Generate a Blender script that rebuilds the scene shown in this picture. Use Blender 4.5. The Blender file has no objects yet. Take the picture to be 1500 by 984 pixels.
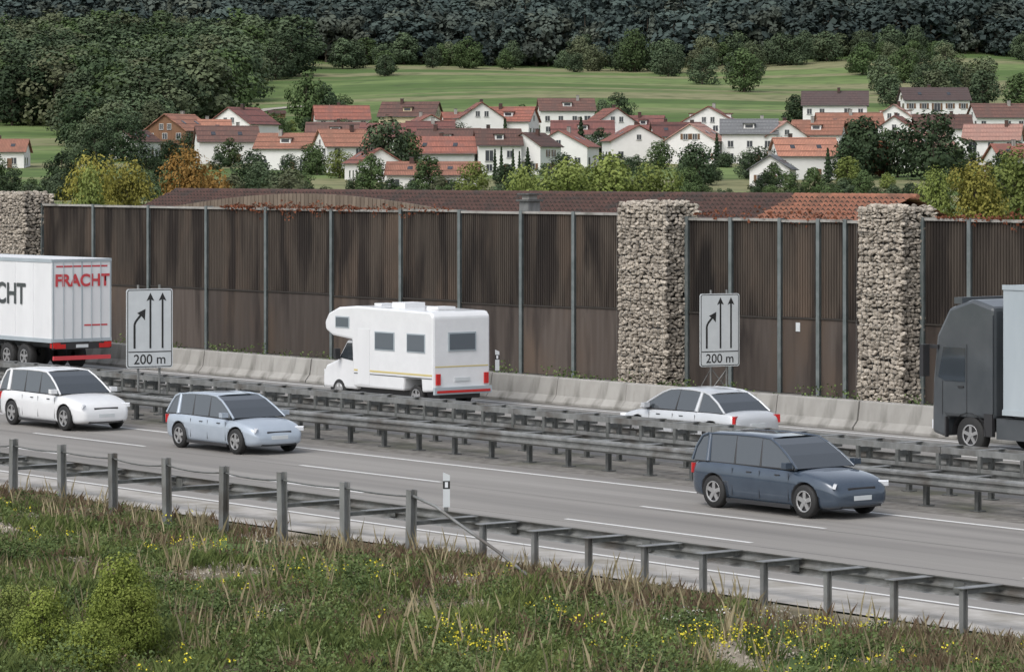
import bpy, bmesh, math, random
import numpy as np
from mathutils import Vector, Matrix
random.seed(7); rng=np.random.default_rng(7)
scene=bpy.context.scene
COL=scene.collection
S_,C_=0.61346,0.78973            # road direction (towards the right, nearer) = (S_,-C_)
PHI=math.atan2(-C_,S_)
def R(a,b,z=0): return (S_*a+C_*b, -C_*a+S_*b, z)

# ------------------------------------------------------------ materials
def newmat(name):
    m=bpy.data.materials.new(name); m.use_nodes=True
    nt=m.node_tree; b=nt.nodes["Principled BSDF"]; return m,nt,b
def mat(name,c1,c2=None,scale=5,rough=.6,metal=0,bump=0,bscale=None,stretch=(1,1,1),detail=4,island=0,objrand=0,spec=.5,c3=None,s3=.5,lo=.35,hi=.65,coat=0,st3=(1,1,1)):
    m,nt,b=newmat(name); N=nt.nodes.new; L=nt.links.new
    b.inputs['Roughness'].default_value=rough; b.inputs['Metallic'].default_value=metal
    b.inputs['Specular IOR Level'].default_value=spec
    b.inputs['Coat Weight'].default_value=coat; b.inputs['Coat Roughness'].default_value=.05
    if c2 is None: b.inputs['Base Color'].default_value=(*c1,1)
    tc=N('ShaderNodeTexCoord'); mp=N('ShaderNodeMapping'); mp.inputs['Scale'].default_value=stretch
    L(tc.outputs['Object'],mp.inputs['Vector'])
    if c2 is not None:
        n=N('ShaderNodeTexNoise'); n.inputs['Scale'].default_value=scale; n.inputs['Detail'].default_value=detail; n.inputs['Roughness'].default_value=.6
        L(mp.outputs[0],n.inputs['Vector'])
        mr=N('ShaderNodeMapRange'); mr.inputs[1].default_value=lo; mr.inputs[2].default_value=hi
        L(n.outputs['Fac'],mr.inputs[0])
        fac=mr.outputs[0]
        if island or objrand:
            src=N('ShaderNodeNewGeometry').outputs['Random Per Island'] if island else N('ShaderNodeObjectInfo').outputs['Random']
            k=island or objrand
            mx=N('ShaderNodeMix'); mx.inputs[0].default_value=k
            L(fac,mx.inputs[2]); L(src,mx.inputs[3]); fac=mx.outputs[0]
        mc=N('ShaderNodeMix'); mc.data_type='RGBA'
        mc.inputs[6].default_value=(*c1,1); mc.inputs[7].default_value=(*c2,1)
        L(fac,mc.inputs[0]); out=mc.outputs[2]
        if c3 is not None:
            mp3=N('ShaderNodeMapping'); mp3.inputs['Scale'].default_value=st3; L(tc.outputs['Object'],mp3.inputs[0])
            n3=N('ShaderNodeTexNoise'); n3.inputs['Scale'].default_value=s3; n3.inputs['Detail'].default_value=6
            L(mp3.outputs[0],n3.inputs['Vector'])
            m3=N('ShaderNodeMapRange'); m3.inputs[1].default_value=.5; m3.inputs[2].default_value=.68
            L(n3.outputs['Fac'],m3.inputs[0])
            mc3=N('ShaderNodeMix'); mc3.data_type='RGBA'; mc3.inputs[7].default_value=(*c3,1)
            L(out,mc3.inputs[6]); L(m3.outputs[0],mc3.inputs[0]); out=mc3.outputs[2]
        L(out,b.inputs['Base Color'])
    if bump:
        nb=N('ShaderNodeTexNoise'); nb.inputs['Scale'].default_value=bscale or scale*4; nb.inputs['Detail'].default_value=4
        L(mp.outputs[0],nb.inputs['Vector'])
        bp=N('ShaderNodeBump'); bp.inputs['Strength'].default_value=bump; bp.inputs['Distance'].default_value=.03
        L(nb.outputs['Fac'],bp.inputs['Height']); L(bp.outputs[0],b.inputs['Normal'])
    return m
def leafmat(name,dark,light,alt=None,trans=.0,isl=.25,var=.5):
    m,nt,b=newmat(name); N=nt.nodes.new; L=nt.links.new
    b.inputs['Roughness'].default_value=.7; b.inputs['Specular IOR Level'].default_value=.15
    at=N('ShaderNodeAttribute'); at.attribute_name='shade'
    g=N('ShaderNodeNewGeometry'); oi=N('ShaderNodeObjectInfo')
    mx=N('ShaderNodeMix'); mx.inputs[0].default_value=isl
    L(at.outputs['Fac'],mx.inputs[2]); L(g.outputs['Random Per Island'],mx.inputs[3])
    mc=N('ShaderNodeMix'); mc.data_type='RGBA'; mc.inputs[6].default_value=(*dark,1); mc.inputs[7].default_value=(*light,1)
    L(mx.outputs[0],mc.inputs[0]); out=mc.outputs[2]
    if alt:
        mr=N('ShaderNodeMapRange'); mr.inputs[1].default_value=.6; mr.inputs[2].default_value=1; mr.inputs[4].default_value=.7
        L(oi.outputs['Random'],mr.inputs[0])
        ma=N('ShaderNodeMix'); ma.data_type='RGBA'; ma.inputs[7].default_value=(*alt,1)
        L(out,ma.inputs[6]); L(mr.outputs[0],ma.inputs[0]); out=ma.outputs[2]
    hv=N('ShaderNodeHueSaturation')
    m2=N('ShaderNodeMath'); m2.operation='MULTIPLY_ADD'; m2.inputs[1].default_value=var; m2.inputs[2].default_value=1-var/2
    m1=N('ShaderNodeMath'); m1.operation='MULTIPLY'; m1.inputs[1].default_value=7.31; L(oi.outputs['Random'],m1.inputs[0])
    fr=N('ShaderNodeMath'); fr.operation='FRACT'; L(m1.outputs[0],fr.inputs[0]); L(fr.outputs[0],m2.inputs[0])
    L(m2.outputs[0],hv.inputs['Value']); L(out,hv.inputs['Color']); L(hv.outputs[0],b.inputs['Base Color'])
    if trans:
        t=N('ShaderNodeBsdfTranslucent'); L(hv.outputs[0],t.inputs['Color'])
        ms=N('ShaderNodeMixShader'); ms.inputs[0].default_value=trans
        L(b.outputs[0],ms.inputs[1]); L(t.outputs[0],ms.inputs[2]); L(ms.outputs[0],nt.nodes['Material Output'].inputs[0])
    return m

M={}
M['asphalt']=mat('asphalt',(.225,.213,.197),(.29,.276,.256),scale=.5,rough=.85,bump=.15,bscale=60,stretch=(.08,1.6,1),detail=8,c3=(.19,.18,.168),s3=1.0,st3=(.03,.9,1))
M['asphalt_far']=mat('asphalt_far',(.19,.182,.172),(.26,.25,.235),scale=.5,rough=.85,bump=.15,bscale=60,stretch=(.08,1.6,1))
M['shoulder']=mat('shoulder',(.36,.34,.31),(.48,.46,.43),scale=1.5,rough=.9,bump=.2,c3=(.27,.25,.21),s3=.9)
M['median']=mat('median_gravel',(.13,.12,.108),(.23,.22,.2),scale=3,rough=.95,bump=.5,c3=(.11,.11,.08),s3=.5)
M['paint']=mat('road_paint',(.74,.74,.72),(.5,.5,.48),scale=9,rough=.7,lo=.5,hi=.8)
M['verge']=mat('verge_soil',(.075,.075,.038),(.17,.14,.09),scale=1.2,rough=1,bump=.8,bscale=14,c3=(.42,.37,.3),s3=.33)
M['galv']=mat('galvanised_steel',(.18,.185,.18),(.29,.295,.29),scale=3,rough=.5,metal=.3,stretch=(1,1,.4),c3=(.14,.13,.118),s3=1.2)
M['galvd']=mat('galvanised_steel_weathered',(.10,.105,.10),(.17,.175,.17),scale=5,rough=.6,metal=.3)
M['post_g']=mat('steel_post_green_grey',(.13,.155,.155),(.20,.225,.225),scale=3,rough=.5,metal=.2)
M['conc']=mat('concrete',(.27,.26,.24),(.39,.38,.355),scale=1.3,rough=.9,bump=.2,stretch=(1,1,.5),c3=(.17,.165,.148),s3=1.6,st3=(1,1,.25),objrand=.35)
M['black']=mat('black_rubber',(.02,.02,.02),rough=.7)
M['dark']=mat('dark_plastic',(.03,.03,.032),rough=.5)
M['glass']=mat('car_glass',(.035,.043,.05),rough=.05,spec=1,coat=1)
M['glassl']=mat('tinted_glass',(.12,.14,.16),rough=.1,spec=.8)
M['rim']=mat('alloy_rim',(.5,.5,.5),rough=.35,metal=.7)
M['silver']=mat('silver_paint',(.58,.6,.62),(.63,.65,.67),scale=2,rough=.3,metal=.2,coat=.7)
M['white']=mat('white_paint',(.78,.79,.8),(.73,.74,.75),scale=2,rough=.35,coat=.6)
M['bluecar']=mat('light_blue_silver_paint',(.40,.46,.53),(.44,.50,.57),scale=2,rough=.3,metal=.2,coat=.8)
M['darkblue']=mat('dark_blue_paint',(.045,.065,.095),(.055,.078,.11),scale=2,rough=.25,metal=.2,coat=1)
M['truckdark']=mat('dark_grey_paint',(.055,.063,.07),(.075,.083,.09),scale=1,rough=.35,coat=.5)
M['trailerwhite']=mat('trailer_panel_white',(.78,.79,.8),(.70,.71,.72),scale=.8,rough=.45,stretch=(1,1,.3))
M['trailergrey']=mat('trailer_tarpaulin_grey',(.40,.45,.48),(.34,.39,.42),scale=.8,rough=.6,bump=.2,bscale=1.5,stretch=(1,1,.2))
M['redpaint']=mat('red_graphic',(.55,.06,.07),rough=.5)
M['tail']=mat('tail_light',(.5,.02,.02),rough=.2)
M['head']=mat('head_light',(.75,.77,.8),rough=.1)
M['yellow']=mat('yellow_stripe',(.6,.5,.22),rough=.5)
M['signw']=mat('sign_white',(.62,.65,.66),(.56,.59,.6),scale=2,rough=.5)
M['signb']=mat('sign_black',(.02,.02,.02),rough=.5)
M['bark']=mat('bark',(.07,.055,.04),(.13,.11,.085),scale=6,rough=.95,stretch=(1,1,.2))

def panelmat(name,base,light,dark,dlo,dhi):
    m,nt,b=newmat(name); N=nt.nodes.new; L=nt.links.new
    b.inputs['Roughness'].default_value=.85
    tc=N('ShaderNodeTexCoord'); oi=N('ShaderNodeObjectInfo')
    def noise(st,sc,det=5):
        mp=N('ShaderNodeMapping'); mp.inputs['Scale'].default_value=st; L(tc.outputs['Object'],mp.inputs[0])
        n=N('ShaderNodeTexNoise'); n.inputs['Scale'].default_value=sc; n.inputs['Detail'].default_value=det; L(mp.outputs[0],n.inputs[0]); return n.outputs['Fac']
    def mr(s,lo,hi):
        q=N('ShaderNodeMapRange'); q.inputs[1].default_value=lo; q.inputs[2].default_value=hi; L(s,q.inputs[0]); return q.outputs[0]
    def mix(f,a,c):
        x=N('ShaderNodeMix'); x.data_type='RGBA'; L(f,x.inputs[0])
        if isinstance(a,tuple): x.inputs[6].default_value=(*a,1)
        else: L(a,x.inputs[6])
        x.inputs[7].default_value=(*c,1); return x.outputs[2]
    c=mix(mr(noise((1,1,.08),4.5),.35,.7),base,light)
    c=mix(mr(noise((1,1,.4),.45,7),.5,.68),c,(.105,.075,.055))
    c=mix(mr(noise((1,1,.13),1.3,8),dlo,dhi),c,dark)
    c=mix(mr(noise((1,1,.3),.55,8),.58,.66),c,tuple(x*.7 for x in dark))
    hv=N('ShaderNodeHueSaturation'); ma=N('ShaderNodeMath'); ma.operation='MULTIPLY_ADD'; ma.inputs[1].default_value=.45; ma.inputs[2].default_value=.72
    L(oi.outputs['Random'],ma.inputs[0]); L(ma.outputs[0],hv.inputs['Value']); L(c,hv.inputs['Color']); L(hv.outputs[0],b.inputs['Base Color'])
    return m
M['panel_up']=panelmat('noise_panel_ribbed',(.054,.042,.033),(.082,.066,.052),(.021,.015,.012),.46,.6)
M['panel_lo']=panelmat('noise_panel_smooth',(.072,.056,.047),(.10,.082,.07),(.034,.025,.021),.5,.66)
M['stone']=mat('gabion_stone',(.19,.165,.135),(.58,.52,.44),scale=9,rough=.95,island=.75,bump=.4,bscale=20)
M['core']=mat('gabion_core',(.04,.035,.03),rough=1)

M['lf_dark']=leafmat('foliage_dark',(.020,.036,.018),(.060,.090,.042))
M['lf_mid']=leafmat('foliage_mid',(.034,.057,.022),(.10,.145,.055))
M['lf_light']=leafmat('foliage_light',(.09,.125,.03),(.25,.29,.085),trans=.15)
M['lf_shrub']=leafmat('foliage_shrub',(.12,.17,.03),(.33,.38,.09),trans=.2)
M['lf_yellow']=leafmat('foliage_yellow',(.15,.15,.03),(.40,.36,.09),trans=.15)
M['lf_orange']=leafmat('foliage_orange',(.15,.09,.025),(.42,.24,.07),trans=.15)
M['lf_rust']=leafmat('foliage_rust',(.09,.035,.02),(.24,.09,.05))
M['lf_forest_haze']=leafmat('foliage_forest_haze',(.032,.047,.047),(.072,.098,.085),alt=(.10,.108,.078),isl=.1,var=.6)  # bluish distance haze is mixed into these leaf colours
M['lf_wood']=leafmat('foliage_woodland',(.040,.062,.036),(.115,.155,.08),alt=(.14,.145,.08),isl=.12,var=.6)
M['gr_green']=leafmat('grass_green',(.05,.078,.022),(.18,.22,.07),isl=.4)
M['gr_dry']=leafmat('grass_dry',(.14,.115,.06),(.36,.31,.20),isl=.5)
M['weed']=leafmat('weed_leaves',(.032,.06,.02),(.16,.21,.075),isl=.25)
M['fl_y']=leafmat('flower_yellow',(.45,.38,.03),(.68,.6,.06))
M['fl_w']=leafmat('flower_white',(.5,.5,.45),(.75,.75,.7))

# ------------------------------------------------------------ mesh helpers
class MB:
    def __init__(s): s.v=[]; s.f=[]; s.m=[]; s.mats=[]; s.sm=[]
    def mi(s,m):
        if m not in s.mats: s.mats.append(m)
        return s.mats.index(m)
    def add(s,vs,fs,m,smooth=False):
        o=len(s.v); s.v+=[tuple(x) for x in vs]; k=s.mi(m)
        for f in fs: s.f.append(tuple(o+i for i in f)); s.m.append(k); s.sm.append(smooth)
    def box(s,x0,x1,y0,y1,z0,z1,m,T=None):
        vs=[(x,y,z) for z in (z0,z1) for y in (y0,y1) for x in (x0,x1)]
        if T is not None: vs=[tuple(T@Vector(v)) for v in vs]
        s.add(vs,[(0,2,3,1),(4,5,7,6),(0,1,5,4),(2,6,7,3),(0,4,6,2),(1,3,7,5)],m)
    def ext(s,prof,x0,x1,m,closed=True,axis='x',cap=True):
        n=len(prof)
        def P(t,p):
            return (t,p[0],p[1]) if axis=='x' else (p[0],t,p[1])
        vs=[P(x0,p) for p in prof]+[P(x1,p) for p in prof]
        rg=n if closed else n-1
        fs=[(i,(i+1)%n,n+(i+1)%n,n+i) for i in range(rg)]
        if closed and cap: fs+=[tuple(range(n-1,-1,-1)),tuple(range(n,2*n))]
        s.add(vs,fs,m)
    def cyl(s,p0,p1,r0,r1,m,n=10,smooth=True):
        p0=Vector(p0);p1=Vector(p1); d=(p1-p0).normalized()
        u=d.orthogonal().normalized(); w=d.cross(u)
        vs=[p0+(u*math.cos(2*math.pi*i/n)+w*math.sin(2*math.pi*i/n))*r0 for i in range(n)]
        vs+=[p1+(u*math.cos(2*math.pi*i/n)+w*math.sin(2*math.pi*i/n))*r1 for i in range(n)]
        s.add(vs,[(i,(i+1)%n,n+(i+1)%n,n+i) for i in range(n)],m,smooth)
        s.add(vs,[tuple(range(n-1,-1,-1)),tuple(range(n,2*n))],m)
    def obj(s,name,parent=None,loc=(0,0,0),rz=0,bevel=0,fix=True):
        me=bpy.data.meshes.new(name); me.from_pydata(s.v,[],s.f)
        for mm in s.mats: me.materials.append(mm)
        me.polygons.foreach_set('material_index',s.m); me.polygons.foreach_set('use_smooth',s.sm)
        if fix:
            bm=bmesh.new(); bm.from_mesh(me); bmesh.ops.recalc_face_normals(bm,faces=bm.faces); bm.to_mesh(me); bm.free()
        me.update()
        o=bpy.data.objects.new(name,me); COL.objects.link(o); o.location=loc; o.rotation_euler=(0,0,rz)
        if parent: o.parent=parent
        if bevel:
            b=o.modifiers.new('bevel','BEVEL'); b.width=bevel; b.segments=2; b.limit_method='ANGLE'
        return o
def empty(name,loc=(0,0,0),rz=0,parent=None):
    e=bpy.data.objects.new(name,None); COL.objects.link(e); e.location=loc; e.rotation_euler=(0,0,rz); e.empty_display_size=.3
    if parent: e.parent=parent
    return e
def npmesh(name,V,nper,mats,shade=None,extra=None):
    n=len(V)//nper
    vs=V.tolist(); fs=np.arange(n*nper).reshape(n,nper).tolist(); mi=[0]*n
    sh=np.full(len(V),.5) if shade is None else np.asarray(shade)
    if extra:
        o=len(vs); vs+=[tuple(v) for v in extra.v]; fs+=[tuple(o+i for i in f) for f in extra.f]; mi+=[len(mats)]*len(extra.f)
        sh=np.concatenate([sh,np.full(len(extra.v),.5)]); mats=mats+[extra.mats[0]]
    me=bpy.data.meshes.new(name); me.from_pydata(vs,[],fs)
    for m in mats: me.materials.append(m)
    me.polygons.foreach_set('material_index',mi)
    at=me.attributes.new('shade','FLOAT','POINT'); at.data.foreach_set('value',sh.astype(np.float32))
    me.update(); return me
def quads(P,size,nrm_bias=None,asp=1.0):
    n=len(P); a=rng.normal(size=(n,3)); 
    if nrm_bias is not None: a=a*.4+nrm_bias
    a/=np.linalg.norm(a,axis=1,keepdims=True)
    t=rng.normal(size=(n,3)); u=np.cross(a,t); u/=np.linalg.norm(u,axis=1,keepdims=True); w=np.cross(a,u)
    sz=(size*rng.uniform(.55,1.25,n))[:,None]
    u=u*sz; w=w*sz*asp
    k=rng.uniform(.6,1.3,(n,4,1))
    V=np.stack([P-u*k[:,0],P-w*k[:,1],P+u*k[:,2],P+w*k[:,3]],1)
    return V.reshape(-1,3)

# ------------------------------------------------------------ tree prototypes (unit height 1, scaled)
def tree_proto(name,n,leaf,lobes=11,wid=.38,base=.22,leafm=None,conifer=False):
    ex=MB(); P=[];Sd=[];NB=[]
    if conifer:
        ex.cyl((0,0,0),(0,0,.95),.018,.004,M['bark'],6)
        k=n; t=rng.uniform(0,1,k)**.8; z=.04+.96*t; r=(1-t)*wid*.9+.01
        tier=.72+.28*np.sin(z*60+rng.uniform(0,1,k)); ang=rng.uniform(0,2*math.pi,k)
        rr=r*tier*rng.uniform(.55,1.05,k)
        P=np.stack([rr*np.cos(ang),rr*np.sin(ang),z-rr*.25],1)
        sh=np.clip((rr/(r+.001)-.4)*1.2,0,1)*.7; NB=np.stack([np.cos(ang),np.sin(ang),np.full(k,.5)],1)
        V=quads(P,leaf,NB); return npmesh(name,V,4,[leafm],np.repeat(sh,4),extra=ex)
    ex.cyl((0,0,-.03),(0.01,0,base+.1),.028,.018,M['bark'],7)
    ex.cyl((0.01,0,base+.1),(-.01,.01,.75),.018,.005,M['bark'],6)
    cs=[]
    for i in range(lobes):
        t=(i+.5)/lobes; z=base+.08+(.92-base)*t*.9
        env=wid*math.sin(math.pi*min(1,(.18+.82*(t*.85+.05))))**.7
        ang=i*2.399+random.uniform(-.5,.5); rr=env*random.uniform(.35,.8) if i<lobes-1 else .03
        c=(rr*math.cos(ang),rr*math.sin(ang),z); rad=random.uniform(.11,.19)*(1.15-.3*t)*wid/.38
        cs.append((c,rad)); ex.cyl((0,0,max(base,z-.2)),c,.012,.003,M['bark'],5)
    tot=sum(r*r for _,r in cs)
    for c,r in cs:
        k=int(n*r*r/tot); d=rng.normal(size=(k,3)); d/=np.linalg.norm(d,axis=1,keepdims=True)
        rad=r*rng.uniform(.45,1.12,k)**.6*(1+.22*np.sin(d[:,0]*7+c[0]*30)*np.cos(d[:,1]*6+c[1]*20))
        p=np.array(c)+d*rad[:,None]*np.array([1.12,1.12,.85]); P.append(p)
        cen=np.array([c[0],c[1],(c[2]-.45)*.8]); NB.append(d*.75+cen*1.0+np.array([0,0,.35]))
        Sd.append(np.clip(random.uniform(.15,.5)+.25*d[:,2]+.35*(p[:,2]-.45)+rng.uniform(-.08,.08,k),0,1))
    P=np.concatenate(P);Sd=np.concatenate(Sd);NB=np.concatenate(NB)
    V=quads(P,leaf,NB); return npmesh(name,V,4,[leafm],np.repeat(Sd,4),extra=ex)
far_protos=[tree_proto('forest_tree_mesh',620,.05,lobes=7+i%3,wid=.42+.05*(i%3),base=.1,leafm=M['lf_forest_haze']) for i in range(5)]
far_con=[tree_proto('forest_conifer_mesh',420,.04,wid=.2,leafm=M['lf_forest_haze'],conifer=True) for i in range(2)]
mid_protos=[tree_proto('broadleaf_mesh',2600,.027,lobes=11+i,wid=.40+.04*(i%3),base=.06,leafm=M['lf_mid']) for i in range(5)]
bush_protos=[tree_proto('bush_mesh',1300,.04,lobes=9,wid=.55,base=0.0,leafm=M['lf_mid']) for i in range(3)]
con_proto=tree_proto('conifer_mesh',2200,.022,wid=.24,leafm=M['lf_dark'],conifer=True)
thuja_proto=tree_proto('thuja_mesh',1500,.022,wid=.13,leafm=M['lf_dark'],conifer=True)
near_protos=[tree_proto('leafy_tree_mesh',9000,.015,lobes=16,wid=.42,base=.12,leafm=M['lf_light']) for i in range(3)]
def tree(name,me,X,Y,z,h,wf=1,m=None,parent=None):
    o=bpy.data.objects.new(name,me); COL.objects.link(o); o.location=(X,Y,z); o.rotation_euler=(0,0,random.uniform(0,6.28))
    o.scale=(h*wf,h*wf,h)
    if m:
        o.material_slots[0].link='OBJECT'; o.material_slots[0].material=m
    if parent: o.parent=parent
    return o

# ------------------------------------------------------------ terrain
YS=[-400,60,200,400,560,600,650,700,750,800,850,950,1100,1300,1400,1500,1600,1900,2300,3000]
ZS=[0,0,0,1.0,2.8,4.0,6.0,8.2,10.6,13.4,15.9,21.8,31.5,46,61,80,103,180,255,300]
def hz(X,Y):
    X=np.asarray(X,float);Y=np.asarray(Y,float)
    b=C_*X+S_*Y; k=np.clip((b-95)/130,0,1); k=k*k*(3-2*k)
    z=np.interp(Y,YS,ZS)
    far=np.clip((Y-850)/500,0,1)
    z=z+far*(5*np.sin(X/95+.6)+3*np.sin(X/41+Y/130)+10*np.clip((-X-60)/120,0,1.5))
    return z*k-.06*(1-k)
xs=np.concatenate([np.linspace(-1800,-330,16),np.linspace(-300,300,76),np.linspace(330,1800,16)])
ys=np.concatenate([np.linspace(-400,90,14),np.linspace(100,1700,161),np.linspace(1740,3000,20)])
GX,GY=np.meshgrid(xs,ys); GZ=hz(GX,GY); nx=len(xs)
V=np.stack([GX,GY,GZ],-1).reshape(-1,3); i=np.arange(len(ys)-1)[:,None]*nx+np.arange(nx-1)[None]
F=np.stack([i,i+1,i+nx+1,i+nx],-1).reshape(-1,4)
me=bpy.data.meshes.new('terrain'); me.from_pydata(V.tolist(),[],F.tolist()); me.polygons.foreach_set('use_smooth',[True]*len(F))
m,nt,b=newmat('meadow'); N=nt.nodes.new;L=nt.links.new
b.inputs['Roughness'].default_value=.95; b.inputs['Specular IOR Level'].default_value=.1
g=N('ShaderNodeNewGeometry')
def ns(st,sc,lo,hi,det=4):
    mp=N('ShaderNodeMapping'); mp.inputs['Scale'].default_value=st; mp.inputs['Rotation'].default_value=(0,0,.12); L(g.outputs['Position'],mp.inputs[0])
    n=N('ShaderNodeTexNoise'); n.inputs['Scale'].default_value=sc; n.inputs['Detail'].default_value=det; L(mp.outputs[0],n.inputs[0])
    q=N('ShaderNodeMapRange'); q.inputs[1].default_value=lo; q.inputs[2].default_value=hi; L(n.outputs['Fac'],q.inputs[0]); return q.outputs[0]
def mx(f,a,c):
    x=N('ShaderNodeMix'); x.data_type='RGBA'; L(f,x.inputs[0])
    if isinstance(a,tuple): x.inputs[6].default_value=(*a,1)
    else: L(a,x.inputs[6])
    x.inputs[7].default_value=(*c,1); return x.outputs[2]
c=mx(ns((.25,1,0),.02,.44,.56,3),(.095,.15,.05),(.165,.225,.085))
c=mx(ns((.12,1,0),.022,.50,.57,4),c,(.24,.235,.13))
c=mx(ns((1,1,0),.12,.46,.8,7),c,(.075,.105,.045))
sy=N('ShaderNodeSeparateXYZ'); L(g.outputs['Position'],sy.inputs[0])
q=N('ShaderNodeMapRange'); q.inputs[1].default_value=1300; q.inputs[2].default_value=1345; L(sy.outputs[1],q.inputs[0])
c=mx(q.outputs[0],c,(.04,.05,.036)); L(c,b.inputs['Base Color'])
me.materials.append(m); o=bpy.data.objects.new('terrain',me); COL.objects.link(o)

# ------------------------------------------------------------ road surfaces (road-local coordinates: x along, y across)
def strip(name,y0,y1,z,m,x0=-420,x1=160,step=20):
    mb=MB(); n=int((x1-x0)/step)
    for k in range(n):
        a=x0+k*step; mb.add([(a,y0,z),(a+step,y0,z),(a+step,y1,z),(a,y1,z)],[(0,1,2,3)],m)
    return mb.obj(name,rz=PHI,fix=False)
strip('motorway_near_carriageway',41.9,53.1,0,M['asphalt'])
strip('hard_shoulder',40.05,42.05,.004,M['shoulder'])
strip('motorway_far_carriageway',57.0,68.2,0,M['asphalt_far'])
strip('median_strip',53.1,57.0,-.004,M['median'])
strip('wall_foot_gravel',68.2,79.5,-.006,M['median'])
mk=MB()
def line(y,w,x0,x1,z=.006): mk.add([(x0,y-w/2,z),(x1,y-w/2,z),(x1,y+w/2,z),(x0,y+w/2,z)],[(0,1,2,3)],M['paint'])
for k in range(-42,16): 
    line(52.2,.15,k*10,k*10+10); line(42.25,.13,k*10,k*10+10); line(57.7,.15,k*10,k*10+10); line(67.6,.15,k*10,k*10+10)
for k in range(-25,12):
    line(46.05,.13,-57.4+k*13.5,-57.4+k*13.5+6.0); line(49.1,.13,-58.5+k*13.5,-58.5+k*13.5+6.0)
    line(61.2,.13,k*13.5,k*13.5+6); line(64.4,.13,k*13.5+3,k*13.5+9)
mk.obj('road_markings',rz=PHI,fix=False)
M['seal']=mat('bitumen_seal',(.11,.105,.10),rough=.8)
mk=MB()
for y in (45.7,48.85):
    for k in range(-42,16): mk.add([(k*10,y-.012,.003),(k*10+10,y-.012,.003),(k*10+10,y+.012,.003),(k*10,y+.012,.003)],[(0,1,2,3)],M['seal'])
mk.obj('joint_seals',rz=PHI,fix=False)

# ------------------------------------------------------------ guard rails
def wprof(y,zt,sgn=1,h=.31,d=.08):
    p=[(0,0),(.15,-.02),(1,-.05),(1,-.10),(.1,-.14),(.1,-.17),(1,-.21),(1,-.26),(.15,-.29),(0,-.31)]
    out=[(y+sgn*a*d,zt+b*h/.31) for a,b in p]
    return out+[(q[0]-sgn*.004,q[1]) for q in reversed(out)]
def rail_x(mb,y,zt,x0,x1,sgn,step=4):
    a=x0
    while a<x1:
        mb.ext(wprof(y,zt,sgn),a,min(a+step,x1),M['galv']); mb.box(a-.12,a+.12,y-.006,y+.006,zt-.25,zt-.06,M['galvd']); a+=step
E=empty('front_guardrail',rz=PHI); mb=MB(); rail_x(mb,40.42,.77,-200,40,1); mb.obj('rail_beam',E)
mb=MB(); a=-51.9; pos=[]
while a<40: pos.append(a); a+=1.6
for a in pos:
    dz=random.uniform(-.01,.01)
    mb.box(a-.045,a+.045,39.56,39.572,-.3,.74+dz,M['galv']); mb.box(a-.045,a+.045,39.66,39.672,-.3,.74+dz,M['galv']); mb.box(a-.006,a+.006,39.572,39.66,-.3,.74+dz,M['galv'])
    mb.box(a-.03,a+.03,39.674,40.4,.66,.735,M['galvd']); mb.box(a-.11,a+.11,39.50,40.42,.745+dz,.758+dz,M['galv'])
mb.obj('posts_and_spacers',E)
E2=empty('tall_post_fence',rz=PHI); mb=MB(); tall=[-53.2-2.2*k for k in range(65)]
for a in tall:
    hh=1.36+random.uniform(-.03,.03); T=Matrix.Translation((a,38.85,0))@Matrix.Rotation(random.uniform(-.03,.03),4,'Y')
    mb.box(-.08,.08,-.075,-.063,-.4,hh,M['galv'],T); mb.box(-.08,.08,.063,.075,-.4,hh,M['galv'],T); mb.box(-.008,.008,-.063,.063,-.4,hh-.003,M['galv'],T)
mb.obj('posts',E2); mb=MB()
for a in tall:
    mb.box(a-.03,a+.03,38.93,40.4,.66,.735,M['galvd']); mb.box(a-.11,a+.11,39.3,40.42,.738,.752,M['galv'])
mb.obj('spacers',E2); mb=MB()
for k in range(len(tall)-1):
    a0,a1=tall[k],tall[k+1]; N_=6; sg=random.uniform(.02,.09)
    for q in range(N_):
        t0,t1=q/N_,(q+1)/N_; s=lambda t:-sg*4*t*(1-t)
        mb.cyl((a0+(a1-a0)*t0,38.85,1.22+s(t0)),(a0+(a1-a0)*t1,38.85,1.22+s(t1)),.018,.018,M['galvd'],6)
pts=[(-53.2,38.85,1.25),(-52.4,38.84,1.1),(-51.6,38.82,.82),(-50.4,38.8,.42),(-49.0,38.75,-.1)]
for p,q in zip(pts,pts[1:]): mb.cyl(p,q,.03,.03,M['galv'],8)
mb.obj('hand_cable_and_end_bar',E2)
def hpost(mb,a,yc,top):
    mb.box(a-.05,a+.05,yc-.06,yc-.048,-.2,top,M['galvd']); mb.box(a-.05,a+.05,yc+.048,yc+.06,-.2,top,M['galvd']); mb.box(a-.006,a+.006,yc-.048,yc+.048,-.2,top,M['galvd'])
    mb.box(a-.14,a+.14,yc-.12,yc+.12,0,.02,M['galvd'])
x0,x1=-220,60
E=empty('median_guardrail',rz=PHI); mb=MB(); rail_x(mb,53.85,.80,x0,x1,-1); rail_x(mb,54.65,.80,x0,x1,1); mb.obj('rail_beams',E)
mb=MB(); a=x0+.5
while a<x1:
    hpost(mb,a,54.25,.74); mb.box(a-.03,a+.03,53.86,54.188,.6,.74,M['galvd']); mb.box(a-.03,a+.03,54.312,54.64,.6,.74,M['galvd']); mb.box(a-.1,a+.1,53.855,54.645,.765,.775,M['galv']); a+=1.6
mb.obj('posts_and_spacers',E)
E=empty('median_guardrail',rz=PHI); mb=MB(); a=x0
while a<x1:
    mb.ext([(56.0,1.0),(56.06,1.0),(56.06,1.14),(56.0,1.14)],a,a+3.98,M['galv']); mb.ext([(56.74,1.0),(56.80,1.0),(56.80,1.14),(56.74,1.14)],a,a+3.98,M['galv'])
    mb.ext([(56.0,.62),(56.05,.62),(56.05,.72),(56.0,.72)],a,a+3.98,M['galv']); a+=4
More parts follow.
